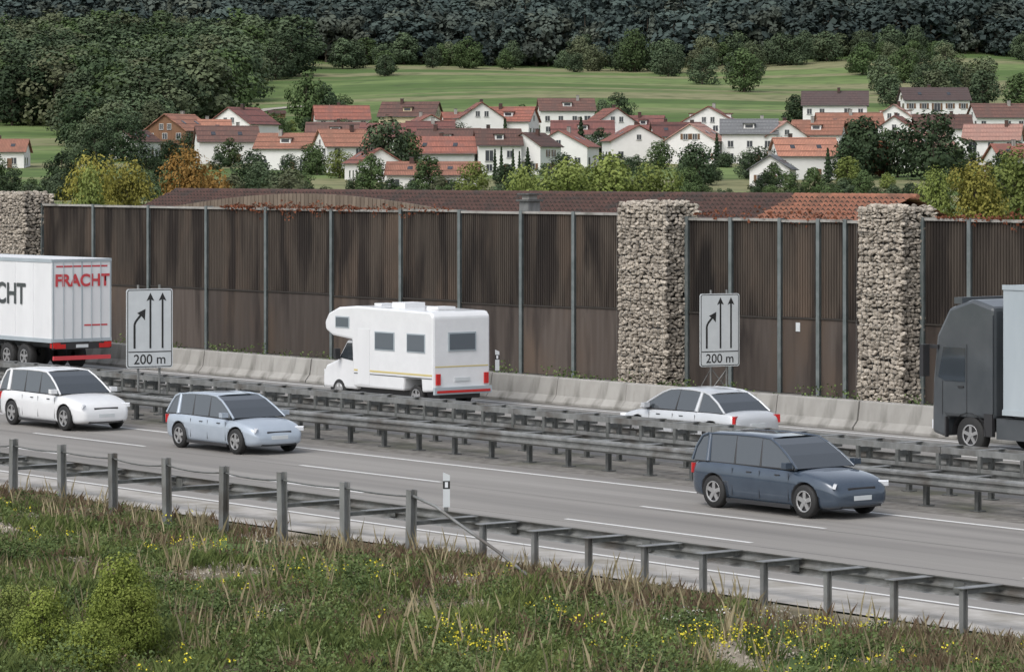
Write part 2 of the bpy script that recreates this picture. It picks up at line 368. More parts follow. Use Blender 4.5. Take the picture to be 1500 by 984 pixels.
rail_x(mb,56.8,.82,x0,x1,1); mb.obj('rail_beams',E)
mb=MB(); a=x0+.3
while a<x1:
    hpost(mb,a,56.4,.98); mb.box(a-.05,a+.05,55.995,56.065,.5,.999,M['galvd']); mb.box(a-.04,a+.04,56.066,56.338,.86,.97,M['galvd']); mb.box(a-.04,a+.04,56.462,56.735,.86,.97,M['galvd']); mb.box(a-.1,a+.1,56.0,56.8,1.143,1.153,M['galv']); a+=1.33
mb.obj('posts_and_spacers',E)

# ------------------------------------------------------------ concrete barrier
E=empty('concrete_barrier',rz=PHI)
prof=[(68.42,0),(68.42,.07),(68.60,.27),(68.68,.80),(68.70,.83),(68.92,.83),(68.94,.80),(69.02,.27),(69.2,.07),(69.2,0)]
a=-240
while a<60:
    mb=MB(); mb.ext(prof,0.02,3.48,M['conc']); o=mb.obj('segment',E,loc=(a,random.uniform(-.025,.025),0)); a+=3.5

# ------------------------------------------------------------ noise barrier
E=empty('noise_barrier',rz=PHI)
PB=77.95
posts=[-134.9,-130.4,-125.8,-121.2,-116.7,-112.0,-107.3,-103.5,-99.7,-96.6,-92.95]
posts2=[-90.3,-88.0,-85.5,-83.6,-82.3,-80.75]; posts3=[-78.7,-76.6,-72.2,-67.8,-63.4,-59,-54.5,-50]
posts0=[-138-4.5*k for k in range(12,0,-1)]+[-138.0]
def panel(x0,x1,zt):
    mid=2.5+random.uniform(-.04,.04); ox=random.uniform(-50,50)
    mb=MB(); n=max(4,int((x1-x0)/.125)); w=(x1-x0)/n; vs=[]
    for i in range(n):
        xa=x0+i*w
        for dx,dy in ((0,0),(.5,0),(.58,.04),(.92,.04)): vs.append((xa+dx*w,PB+dy))
    vs.append((x1,PB)); m_=len(vs)
    V3=[(x,y,mid+.06) for x,y in vs]+[(x,y,zt) for x,y in vs]
    mb.add(V3,[(i,i+1,m_+i+1,m_+i) for i in range(m_-1)],M['panel_up']); mb.box(x0,x1,PB+.07,PB+.2,mid+.06,zt,M['panel_up'])
    mb.obj('ribbed_panel',E,fix=False)
    mb=MB(); mb.box(x0,x1,PB-.01,PB+.14,.02,mid,M['panel_lo']); mb.obj('smooth_panel',E)
    mb=MB(); mb.box(x0,x1,PB-.05,PB+.15,mid+.003,mid+.055,M['core']); mb.box(x0,x1,PB-.07,PB+.2,zt+.003,zt+.09,M['conc']); mb.obj('cap_rail',E)
def run(ps,zt):
    for x0,x1 in zip(ps,ps[1:]): panel(x0+.06,x1-.06,zt+random.uniform(-.03,.03))
    mb=MB()
    for x in ps:
        y=PB-.12
        mb.box(x-.08,x+.08,y,y+.015,-.2,zt+.12,M['post_g']); mb.box(x-.012,x+.012,y+.015,PB+.25,-.2,zt+.11,M['post_g'])
    mb.obj('steel_posts',E,fix=False)
run(posts0,5.85); run(posts,5.9); run(posts2,5.78); run(posts3,5.88)
mb=MB(); mb.box(-84.75,-84.55,PB-.04,PB-.02,2.1,2.4,M['signw']); mb.obj('small_plate',E)

# gabions
def gabion(x0,x1,y0,y1,h):
    E=empty('gabion_column',loc=R((x0+x1)/2,(y0+y1)/2),rz=PHI); wx=(x1-x0)/2; wy=(y1-y0)/2
    mb=MB(); mb.box(-wx+.12,wx-.12,-wy+.12,wy-.12,-.1,h-.1,M['core']); mb.obj('core',E)
    bm=bmesh.new(); bmesh.ops.create_icosphere(bm,subdivisions=1,radius=1); bv=np.array([v.co[:] for v in bm.verts]); bf=np.array([[v.index for v in f.verts] for f in bm.faces]); bm.free()
    Vs=[];Fs=[];st={'o':0}
    def stone(p,s):
        v=bv*(1+rng.normal(0,.13,(len(bv),1))); v=np.sign(v)*np.abs(v)**.7
        v=v*np.array(s); A=np.array(Matrix.Rotation(rng.normal(0,.3),3,'Y'))@np.array(Matrix.Rotation(rng.normal(0,.25),3,'X'))
        v=v@A.T+np.array(p); Vs.append(v); Fs.append(bf+st['o']); st['o']+=len(bv)
    z=.04
    while z<h:
        hh=random.uniform(.035,.075)
        for side in range(4):
            Lh=wx if side%2==0 else wy; t=-Lh
            while t<Lh:
                w=random.uniform(.045,.14); tt=t+w; dep=random.uniform(.06,.1); hj=hh*random.uniform(.75,1.35)
                if side==0: p=(tt,-wy+.06,z); s=(w*.98,dep,hj)
                elif side==2: p=(tt,wy-.06,z); s=(w*.98,dep,hj)
                elif side==1: p=(wx-.06,tt,z); s=(dep,w*.98,hj)
                else: p=(-wx+.06,tt,z); s=(dep,w*.98,hj)
                bulge=.035*math.sin(z*2.3+side); p=tuple(np.array(p)+rng.normal(0,.022,3)+np.array([bulge if side==1 else 0,-bulge if side==0 else 0,0])); stone(p,s); t+=2*w
        z+=hh*1.8
    for k in range(int(wx*wy*4*30)): stone((random.uniform(-wx,wx),random.uniform(-wy,wy),h-.03+random.uniform(-.05,.09)),(random.uniform(.06,.14),random.uniform(.06,.14),random.uniform(.04,.09)))
    V=np.concatenate(Vs);F=np.concatenate(Fs); me=bpy.data.meshes.new('stones'); me.from_pydata(V.tolist(),[],F.tolist()); me.materials.append(M['stone'])
    ob=bpy.data.objects.new('stones',me); COL.objects.link(ob); ob.parent=E
    mb=MB(); 
    for k in range(int(2*wx/.25)+1):
        x=-wx+k*.25; mb.cyl((x,-wy-.055,0),(x,-wy-.055,h),.004,.004,M['galv'],4)
    for k in range(int(h/.5)): mb.cyl((-wx,-wy-.06,k*.5),(wx,-wy-.06,k*.5),.005,.005,M['galv'],4); mb.cyl((wx+.055,-wy,k*.5),(wx+.055,wy,k*.5),.005,.005,M['galv'],4)
    mb.obj('wire_mesh',E)
gabion(-92.9,-90.4,76.9,78.4,6.35); gabion(-80.7,-78.75,76.9,78.4,6.3); gabion(-138,-134.9,76.9,78.4,6.45)

# ------------------------------------------------------------ signs
def sign(a,b,z0,z1,w,yaw,legs):
    E=empty('traffic_sign',loc=R(a,b),rz=PHI+math.radians(90)+yaw)
    mb=MB(); h=z1-z0
    def rr(x0,x1,za,zb,r):
        out=[]
        for cx,cz,s in ((x1-r,za+r,-90),(x1-r,zb-r,0),(x0+r,zb-r,90),(x0+r,za+r,180)):
            for k in range(5): t=math.radians(s+k*22.5); out.append((cx+r*math.cos(t),cz+r*math.sin(t)))
        return out
    def plate(x0,x1,za,zb,y,t,m,r=.08):
        p=rr(x0,x1,za,zb,r); n=len(p); vs=[(x,y,z) for x,z in p]+[(x,y+t,z) for x,z in p]
        mb.add(vs,[tuple(range(n)),tuple(range(2*n-1,n-1,-1))]+[(i,n+i,n+(i+1)%n,(i+1)%n) for i in range(n)],m)
    plate(-w/2,w/2,z0,z1,0,.03,M['signw']); plate(-w/2+.03,w/2-.03,z0+.03,z1-.03,-.004,.003,M['signb'],.07); 
    plate(-w/2+.055,w/2-.055,z0+.055,z1-.055,-.008,.003,M['signw'],.05)
    zt=z0+h*.2; mb.box(-w/2+.06,w/2-.06,-.013,-.009,zt,zt+.03,M['signb'])
    def arrow(x,za,zb,wd=.06,hw=.13):
        mb.box(x-wd/2,x+wd/2,-.014,-.009,za,zb-.2,M['signb']); mb.add([(x-hw,-.012,zb-.26),(x,-.012,zb-.2),(x+hw,-.012,zb-.26),(x,-.012,zb)],[(0,1,2,3)],M['signb'])
    arrow(0.02,zt+.12,z1-.12); arrow(.42,zt+.12,z1-.12)
    x=-.5; pts=[(x,zt+.12),(x,zt+.85),(x+.04,zt+.95),(x+.26,zt+1.2)]
    for p,q in zip(pts,pts[1:]):
        d=Vector((q[0]-p[0],q[1]-p[1])).normalized()*.035; n_=(-d.y,d.x)
        mb.add([(p[0]-n_[0],-.012,p[1]-n_[1]),(p[0]+n_[0],-.012,p[1]+n_[1]),(q[0]+n_[0],-.012,q[1]+n_[1]),(q[0]-n_[0],-.012,q[1]-n_[1])],[(0,1,2,3)],M['signb'])
    mb.add([(x+.08,-.0125,zt+1.2),(x+.22,-.0125,zt+1.12),(x+.34,-.0125,zt+.98),(x+.36,-.0125,zt+1.33)],[(0,1,2,3)],M['signb'])
    mb.obj('sign_board',E,fix=False)
    mb=MB()
    for lx in legs:
        mb.cyl((lx,.075,0),(lx,.075,z1+.12),.035,.035,M['galv'],10)
        mb.box(lx-.06,lx+.06,.0305,.045,z0+.3,z0+.36,M['galv']); mb.box(lx-.06,lx+.06,.0305,.045,z1-.4,z1-.34,M['galv'])
        mb.box(lx-.15,lx+.15,-.05,.2,-.02,.04,M['galvd'])
    if z0<1.2:
        mb.cyl((legs[0],.075,.2),(legs[1],.075,z0-.1),.018,.018,M['galv'],6); mb.cyl((legs[1],.075,.25),(legs[0],.075,z0-.05),.018,.018,M['galv'],6)
        mb.cyl((legs[0],.075,z0-.08),(legs[0]-.1,.9,0),.02,.02,M['galv'],6); mb.cyl((legs[1],.075,z0-.08),(legs[1]+.1,.9,0),.02,.02,M['galv'],6)
    mb.obj('support_posts',E)
    cu=bpy.data.curves.new('distance_text','FONT'); cu.body='200 m'; cu.size=.42; cu.align_x='CENTER'; cu.offset=.003; cu.materials.append(M['signb'])
    t=bpy.data.objects.new('distance_text',cu); COL.objects.link(t); t.parent=E; t.location=(0,-.012,z0+.13); t.rotation_euler=(math.pi/2,0,0)
sign(-89.5,55.45,1.45,3.88,1.52,-math.radians(10),(-.35,.35))
sign(-85.3,75,1.0,3.42,1.5,-math.radians(12),(-.3,.3))
def delin(a,b,z):
    E=empty('delineator_post',loc=R(a,b,z),rz=PHI+math.radians(60)); mb=MB()
    T=[(-.07,-.05),(.07,-.05),(.05,.06),(-.05,.06)]
    def seg(z0,z1,m,dz=0): 
        mb.add([(x,y,z0) for x,y in T]+[(x,y,z1+(dz*(-x)/.07)) for x,y in T],[(3,2,1,0),(4,5,6,7)]+[(i,(i+1)%4,4+(i+1)%4,4+i) for i in range(4)],m)
    seg(0,.36,M['signw']); seg(.362,.52,M['black']); seg(.522,.66,M['signw'],.03)
    mb.box(-.03,.03,-.056,-.051,.39,.5,M['head']); mb.box(-.04,.04,-.04,.04,-.1,-.001,M['galvd']); mb.obj('post_body',E)
delin(-54.4,40.6,.82); delin(-89.4,68.82,.9)

# ------------------------------------------------------------ building behind the wall
def tilemat(name,c1,c2,c3,sc=1):
    m,nt,b=newmat(name); N=nt.nodes.new;L=nt.links.new; b.inputs['Roughness'].default_value=.8
    tc=N('ShaderNodeTexCoord'); br=N('ShaderNodeTexBrick'); mp=N('ShaderNodeMapping'); mp.inputs['Scale'].default_value=(sc,sc,sc)
    L(tc.outputs['UV'],mp.inputs[0]); L(mp.outputs[0],br.inputs[0]); br.inputs['Scale'].default_value=1; br.inputs['Brick Width'].default_value=.3; br.inputs['Row Height'].default_value=.35
    br.inputs['Mortar Size'].default_value=.03; br.inputs['Color1'].default_value=(*c1,1); br.inputs['Color2'].default_value=(*c2,1); br.inputs['Mortar'].default_value=(*[x*.35 for x in c1],1)
    n=N('ShaderNodeTexNoise'); n.inputs['Scale'].default_value=.5; n.inputs['Detail'].default_value=6; L(tc.outputs['Object'],n.inputs[0])
    q=N('ShaderNodeMapRange'); q.inputs[1].default_value=.45; q.inputs[2].default_value=.7; L(n.outputs['Fac'],q.inputs[0])
    x=N('ShaderNodeMix'); x.data_type='RGBA'; L(q.outputs[0],x.inputs[0]); L(br.outputs[0],x.inputs[6]); x.inputs[7].default_value=(*c3,1)
    hs=N('ShaderNodeHueSaturation'); oi=N('ShaderNodeObjectInfo'); ma=N('ShaderNodeMath'); ma.operation='MULTIPLY_ADD'; ma.inputs[1].default_value=.45; ma.inputs[2].default_value=.78
    L(oi.outputs['Random'],ma.inputs[0]); L(ma.outputs[0],hs.inputs['Value']); L(x.outputs[2],hs.inputs['Color']); L(hs.outputs[0],b.inputs['Base Color']); return m
M['r_brown']=mat('clay_tiles_brown',(.055,.03,.025),(.105,.055,.044),scale=3,rough=.85,island=.4,c3=(.045,.037,.033),s3=1)
M['r_oran']=mat('clay_tiles_orange',(.20,.085,.055),(.34,.15,.09),scale=3,rough=.85,island=.4,c3=(.14,.075,.05),s3=1)
M['wallw']=mat('render_white',(.80,.79,.77),(.74,.73,.71),scale=.6,rough=.9,objrand=.3)
def barn(x0,x1,rm):
    E=empty('tiled_roof_building',loc=R((x0+x1)/2,92),rz=PHI); hl=(x1-x0)/2
    mb=MB(); mb.ext([(-7.2,-.2),(7.2,-.2),(7.2,3.4),(0,6.2),(-7.2,3.4)],-hl+.3,hl-.3,M['wallw']); mb.obj('walls',E)
    mb=MB(); sl=(6.5-3.2)/8; n=22
    for i in range(n):
        for sgn in (-1,1):
            y0=8*(1-i/n)*sgn; y1=8*(1-(i+1.15)/n)*sgn; z0=3.2+sl*8*i/n; z1=3.2+sl*8*(i+1.15)/n
            if abs(y0)>5.6 or sgn>0:
                mb.add([(-hl,y0,z0+.05),(hl,y0,z0+.05),(hl,y1,z1),(-hl,y1,z1)],[(0,1,2,3)],rm); mb.add([(-hl,y0,z0),(hl,y0,z0),(hl,y0,z0+.05),(-hl,y0,z0+.05)],[(0,1,2,3)],rm)
            else:
                k=-hl
                while k<hl:
                    w=.3; j=random.uniform(-.012,.012); mb.add([(k,y0,z0+.04+j),(k+w*.5,y0,z0+.16+j),(k+w,y0,z0+.04+j),(k+w,y1,z1-.0),(k+w*.5,y1,z1+.08),(k,y1,z1)],[(0,1,4,5),(1,2,3,4)],rm); mb.add([(k,y0,z0-.02),(k+w,y0,z0-.02),(k+w,y0,z0+.04+j),(k+w*.5,y0,z0+.16+j),(k,y0,z0+.04+j)],[(0,1,2,3,4)],M['core']); k+=w
    k=-hl
    while k<hl: mb.cyl((k,0,6.5),(k+.4,0,6.5),.13,.11,rm,8); k+=.36
    mb.obj('roof_tiles',E,fix=False); return E
barn(-146,-100.3,M['r_brown']); barn(-100.1,-93.5,M['r_oran'])
mb=MB(); E=empty('roof_vent',loc=R(-108.9,85.5),rz=PHI); mb.box(-.3,.3,-.3,.3,3.5,6.25,M['galv']); mb.box(-.4,.4,-.4,.4,6.253,6.33,M['galvd']); mb.box(-.22,.22,-.22,.22,6.333,6.52,M['conc']); mb.box(-.36,.36,-.36,.36,6.523,6.58,M['galvd']); mb.obj('chimney_stack',E)
mb=MB(); E=empty('wooden_arch',rz=PHI); n=70; M['wood']=mat('weathered_wood',(.13,.10,.075),(.24,.19,.145),scale=3,rough=.9,stretch=(1,1,.2),island=.5)
for i in range(n):
    t0,t1=i/n,(i+1)/n; xa=-127+20*t0; xb=-127+20*t1-.04; z=lambda t:5.95+.60*math.sin(math.pi*t)
    mb.add([(xa,80,4.5),(xb,80,4.5),(xb,80,z(t1)),(xa,80,z(t0)),(xa,80.1,4.5),(xb,80.1,4.5),(xb,80.1,z(t1)),(xa,80.1,z(t0))],[(0,1,2,3),(7,6,5,4),(3,2,6,7),(0,3,7,4),(1,5,6,2)],M['wood'])
mb.obj('arch_boards',E,fix=False)
P=[]
for x0_,x1_,n,d in ((-120,-110,1300,.25),(-90,-80.8,350,.2),(-78,-66,900,.25),(-110,-104,250,.15)):
    for k in range(n):
        x=random.uniform(x0_,x1_); e=math.sin((x-x0_)/(x1_-x0_)*math.pi)+.2; e*=.6+.4*math.sin(x*3.1); P.append((x,PB-.12+random.uniform(-.06,.3),6.0+random.uniform(-.3*e,.2*e)*(1 if random.random()>.3 else 1.6)))
P=np.array(P); me=npmesh('climbing_creeper',quads(P,.055),4,[M['lf_rust']],np.repeat(rng.uniform(0,1,len(P)),4))
o=bpy.data.objects.new('climbing_creeper',me); COL.objects.link(o); o.rotation_euler=(0,0,PHI)
P=[]
for k in range(620):
    x=random.uniform(-140,-55); y=random.uniform(69.6,77.6); h=random.uniform(.1,.55)
    for q in range(16): P.append((x+random.gauss(0,.13),y+random.gauss(0,.12),random.uniform(0,h)))
P=np.array(P); me=npmesh('wall_foot_weeds',quads(P,.045),4,[M['weed']],np.repeat(rng.uniform(0,1,len(P)),4))
o=bpy.data.objects.new('wall_foot_weeds',me); COL.objects.link(o); o.rotation_euler=(0,0,PHI)

# ------------------------------------------------------------ vehicles
def wheel(E,x,y,r,w,side,rimr=.64):
    mb=MB(); n=28
    prof=[(r*rimr,.0),(r*.93,.0),(r,.03),(r,w-.03),(r*.93,w),(r*.3,w)]
    vs=[];
    for k in range(n):
        t=2*math.pi*k/n
        for rr,yy in prof: vs.append((x+rr*math.cos(t),y+side*(-yy),r+rr*math.sin(t)))
    p=len(prof); mb.add(vs,[(k*p+j,k*p+j+1,((k+1)%n)*p+j+1,((k+1)%n)*p+j) for k in range(n) for j in range(p-1)],M['black'],True)
    mb.cyl((x,y-side*.06,r),(x,y-side*.05,r),r*rimr,r*rimr,M['dark'],n)
    for k in range(5):
        t=2*math.pi*k/5+.3; T=Matrix.Translation((x,y-side*.03,r))@Matrix.Rotation(-t,4,'Y'); mb.box(.02,r*rimr,-.012,.012,-.045,.045,M['rim'],T)
    mb.cyl((x,y-side*.045,r),(x,y-side*.008,r),.07,.06,M['rim'],12)
    vs=[]
    for k in range(n):
        t=2*math.pi*k/n
        for rr,yy in ((r*rimr*.9,.02),(r*rimr*1.02,.0),(r*rimr*1.02,.02)): vs.append((x+rr*math.cos(t),y-side*(yy-.004),r+rr*math.sin(t)))
    mb.add(vs,[(k*3+j,k*3+j+1,((k+1)%n)*3+j+1,((k+1)%n)*3+j) for k in range(n) for j in range(2)],M['rim'],True)
    mb.obj('wheel',E)
def car(name,a,b,heading,L,W,H,paint,kind='hatch'):
    E=empty(name,loc=R(a,b,.005),rz=PHI+(0 if heading>0 else math.pi))
    w=W/2; hl=L/2; bz=H*.63
    st=[(-1,.62,.74,.36),(-.985,.86,.86,.27),(-.93,.97,.95,.22),(-.8,1,.99,.19),(-.5,1,1,.18),(-.1,.985,1,.18),(.25,.97,1,.18),(.5,.955,.995,.18),(.68,.905,.98,.18),(.84,.83,.94,.19),(.94,.74,.86,.22),(.985,.62,.76,.26),(1,.45,.66,.32)]
    ring=[]; vs=[]
    for x,zt,wf,zb in st:
        zt*=bz; ww=w*wf; X=x*hl
        half=[(0,zb),(ww*.8,zb),(ww*.95,zb+.05),(ww*.985,zb+(zt-zb)*.3),(ww,zb+(zt-zb)*.62),(ww*.992,zb+(zt-zb)*.70),(ww*.955,zt-.06),(ww*.87,zt-.005)]
        rg=half+[(0,zt+.035)]+[(-y,z) for y,z in half[:0:-1]]
        n=len(rg); vs+=[(X,y,z) for y,z in rg]
    fs=[(i*n+j,i*n+(j+1)%n,(i+1)*n+(j+1)%n,(i+1)*n+j) for i in range(len(st)-1) for j in range(n)]
    fs+=[tuple(range(n)),tuple(range((len(st)-1)*n,len(st)*n))[::-1]]
    mb=MB(); mb.add(vs,fs,paint,True); body=mb.obj('body',None)
    ss=body.modifiers.new('s','SUBSURF'); ss.levels=2; ss.render_levels=2
    r=.335 if H<1.55 else .36; wx=hl*.63
    cut=MB()
    for xx in (-wx,wx):
        for sd in (-1,1): cut.cyl((xx,sd*(w-.3),r),(xx,sd*(w+.3),r),r+.055,r+.055,M['dark'],32)
    co=cut.obj('cut'); bo=body.modifiers.new('b','BOOLEAN'); bo.operation='DIFFERENCE'; bo.object=co
    try: bo.material_mode='TRANSFER'
    except Exception: pass
    dg=bpy.context.evaluated_depsgraph_get(); me=bpy.data.meshes.new_from_object(body.evaluated_get(dg))
    body.modifiers.clear(); body.data=me; bpy.data.objects.remove(co); body.parent=E
    for xx in (-wx,wx):
        for sd in (-1,1): wheel(E,xx,sd*(w-.01),r,.2,sd)
    belt=bz*.975
    if kind=='hatch': gs=[(-.95,0),(-.90,.42),(-.83,.80),(-.74,.92),(-.45,.99),(-.1,1.0),(.08,.95),(.22,.76),(.38,.42),(.55,0)]; ng=2
    elif kind=='suv': gs=[(-.965,0),(-.94,.45),(-.88,.86),(-.8,.96),(-.45,1),(-.1,1.0),(.08,.96),(.2,.76),(.35,.42),(.50,0)]; ng=2
    else: gs=[(-.82,0),(-.68,.45),(-.52,.82),(-.42,.93),(-.22,.99),(0,1.0),(.14,.95),(.27,.76),(.42,.42),(.60,0)]; ng=2
    G=MB(); low=[];top=[]
    for x,t in gs:
        z=belt+(H-.03-belt)*t; k=1-.19*t; xl=x*hl; low.append((xl,w*.90,belt-.03)); top.append((xl,w*.90*k,z))
    V=[]
    for (x,y,z),(X2,y2,z2) in zip(low,top): V+= [(x,-y,z),(X2,-y2,z2),(X2,y2,z2),(x,y,z)]
    F_s=[];F_t=[]; m_=len(gs)
    for i in range(m_-1):
        q=i*4; F_s+=[(q,q+1,q+5,q+4),(q+2,q+3,q+7,q+6)]
        (F_s if (i<ng or i>=m_-4) else F_t).append((q+1,q+2,q+6,q+5))
    G.add(V,F_s,M['glass']); G.add(V,F_t,paint)
    rt=top[ng:m_-3]
    for i in range(len(rt)-1):
        (xa,ya,za),(xb,yb,zb)=rt[i],rt[i+1]
        G.add([(xa,-ya-.012,za-.05),(xa,-ya*.93,za+.004),(xa,-ya*.5,za+.03),(xa,ya*.5,za+.03),(xa,ya*.93,za+.004),(xa,ya+.012,za-.05),(xb,-yb-.012,zb-.05),(xb,-yb*.93,zb+.004),(xb,-yb*.5,zb+.03),(xb,yb*.5,zb+.03),(xb,yb*.93,zb+.004),(xb,yb+.012,zb-.05)],[(j,j+1,j+7,j+6) for j in range(5)],paint,True)
    tx=[t[0] for t in top]
    def side(x): return (float(np.interp(x,tx,[t[1] for t in top])),float(np.interp(x,tx,[t[2] for t in top])))
    for sd in (-1,1):
        for i in range(m_-1):
            p,q=top[i],top[i+1]; t=.034 if i<ng+1 else (.026 if i<m_-4 else .030)
            G.cyl((p[0],sd*p[1],p[2]-.008),(q[0],sd*q[1],q[2]-.008),t,t,paint,6)
        for xx,t,mm in ((.0,.028,M['dark']),(-.36,.028,M['dark']),(gs[3][0]+.06,.075,paint)):
            x=xx*hl; y2,z2=side(x-.08); G.cyl((x,sd*(w*.893),belt-.02),(x-.08,sd*(y2-.012),z2-.03),t,t*.8,mm,6)
        G.box(gs[0][0]*hl+.1,gs[-1][0]*hl-.1,sd*w*.905-.012,sd*w*.905+.012,belt-.035,belt-.01,M['dark'])
    G.obj('greenhouse',E,fix=False)
    d=MB()
    for sd in (-1,1):
        yy=sd*w
        T=Matrix.Translation((hl*.44,sd*(w+.07),belt+.07)); d.box(-.07,.08,-.1,.1,-.06,.07,paint,T); d.box(hl*.43,hl*.47,sd*w-.1,sd*w+.03,belt-.0,belt+.04,M['dark'])
        for xx in (-hl*.36,hl*.02,hl*.42): d.box(xx-.004,xx+.004,yy*.985-.006,yy*.985+.009,.32,belt-.1,M['dark'])
        for xx in (-hl*.12,hl*.27): d.box(xx-.09,xx+.06,yy*.985-.012,yy*.985+.012,belt-.17,belt-.145,M['dark'])
        d.box(-wx+r+.07,wx-r-.07,sd*(w*.97)-.015,sd*(w*.97)+.015,.17,.25,M['dark'])
        T=Matrix.Translation((hl*.925,sd*w*.70,bz*.69))@Matrix.Rotation(-sd*.75,4,'Z')@Matrix.Rotation(.35,4,'Y'); d.box(-.03,.04,-.19,.19,-.055,.05,M['head'],T)
        T=Matrix.Translation((-hl*.955,sd*w*.78,bz*.80))@Matrix.Rotation(sd*.45,4,'Z'); d.box(-.035,.05,-.13,.13,-.12,.1,M['tail'],T)
    d.box(hl*.955,hl*.985,-w*.42,w*.42,bz*.55,bz*.64,M['dark']); d.box(hl*.945,hl*.985,-w*.6,w*.6,.24,.36,M['dark'])
    d.box(hl*.985,hl*1.001,-.26,.26,.40,.5,M['signw']); d.box(-hl*1.003,-hl*.98,-.26,.26,.55,.66,M['signw']); d.box(-hl*1.0,-hl*.95,-w*.7,w*.7,.24,.36,M['dark'])
    d.obj('trim_and_lights',E,bevel=.008); return E
car('estate_car',-87.2,51.1,1,4.8,1.88,1.68,M['white'],'suv')
car('hatchback_car',-77.2,50.5,1,4.4,1.82,1.52,M['bluecar'],'hatch')
car('suv_car',-55.8,51.1,1,4.7,1.9,1.68,M['darkblue'],'suv')
car('saloon_car',-71.3,61.9,-1,4.95,1.84,1.54,M['silver'],'sedan')

def motorhome(a,b):
    E=empty('motorhome',loc=R(a,b,.005),rz=PHI+math.pi); W=1.13
    mb=MB()
    prof=[(-3.0,.55),(-3.0,2.9),(-2.85,3.05),(1.2,3.12),(2.2,3.05),(2.75,2.85),(2.98,2.55),(2.93,2.3),(2.55,2.12),(1.45,2.02),(1.35,.5),(-1.4,.5),(-1.45,.9),(-2.35,.9),(-2.4,.5)]
    mb.ext(prof,-W,W,M['white'],axis='y'); mb.obj('living_body',E,bevel=.07)
    mb=MB(); cab=[(1.36,.4),(1.36,2.0),(1.9,2.0),(2.45,1.34),(3.1,1.14),(3.28,.85),(3.28,.4)]
    mb.ext(cab,-.98,.98,M['white'],axis='y'); mb.obj('cab',E,bevel=.08)
    mb=MB()
    mb.add([(1.95,-.85,1.985),(1.95,.85,1.985),(2.49,.9,1.35),(2.49,-.9,1.35)],[(0,1,2,3)],M['glass'])
    for sd in (-1,1):
        mb.add([(1.5,sd*.992,1.9),(1.88,sd*.992,1.9),(2.3,sd*.992,1.4),(1.5,sd*.992,1.32)],[(0,1,2,3)],M['glass'])
        def sb(x0,x1,z0,z1,m,d0=.002,d1=.02):
            ya,yb=sorted((sd*(W+d0),sd*(W+d1))); mb.box(x0,x1,ya,yb,z0,z1,m)
        for x0,x1,z0,z1 in ((-2.55,-1.65,1.78,2.3),(-.9,.1,1.78,2.3),(1.6,2.3,2.42,2.72)):
            sb(x0-.04,x1+.04,z0-.04,z1+.04,M['trailergrey'],.002,.02); sb(x0,x1,z0,z1,M['glassl'],.0205,.03)
        sb(-2.95,1.3,1.02,1.08,M['yellow'],.002,.008); sb(-2.95,1.3,.93,.96,M['truckdark'],.002,.008)
        mb.box(2.2,2.32,sd*1.14-.1,sd*1.14+.1,1.35,1.7,M['dark'])
        mb.box(3.15,3.30,sd*.72-.2,sd*.72+.2,.78,.98,M['head'])
        mb.box(-3.06,-3.003,sd*.95-.08,sd*.95+.08,.75,1.1,M['tail'])
        if sd>0: sb(.42,1.08,.6,2.4,M['trailerwhite'],.002,.014)
    mb.box(-3.03,-3.003,-.55,.55,1.8,2.4,M['trailergrey']); mb.box(-3.04,-3.0305,-.5,.5,1.85,2.35,M['glassl']); mb.box(-3.1,-3.003,-W,W,.45,.68,M['trailergrey']); mb.box(-3.12,-3.103,-1.05,1.05,.5,.58,M['tail'])
    mb.box(-3.03,-3.003,-.3,.3,.85,.97,M['signw']); mb.box(-3.008,-3.002,-W+.08,W-.08,1.3,1.34,M['yellow'])
    mb.box(-2.2,-1.6,-.35,.35,3.07,3.17,M['trailerwhite']); mb.box(-.5,.2,-.4,.4,3.09,3.25,M['trailerwhite']); mb.box(1.0,1.4,-.25,.25,3.12,3.18,M['trailerwhite'])
    mb.box(3.24,3.33,-.9,.9,.4,.6,M['dark']); mb.box(-2.9,3.1,-.8,.8,.3,.5,M['dark'])
    mb.obj('fittings',E,bevel=.01)
    for x in (-1.9,2.35):
        for sd in (-1,1): wheel(E,x,sd*1.0,.35,.22,sd)
motorhome(-89.2,64.95)

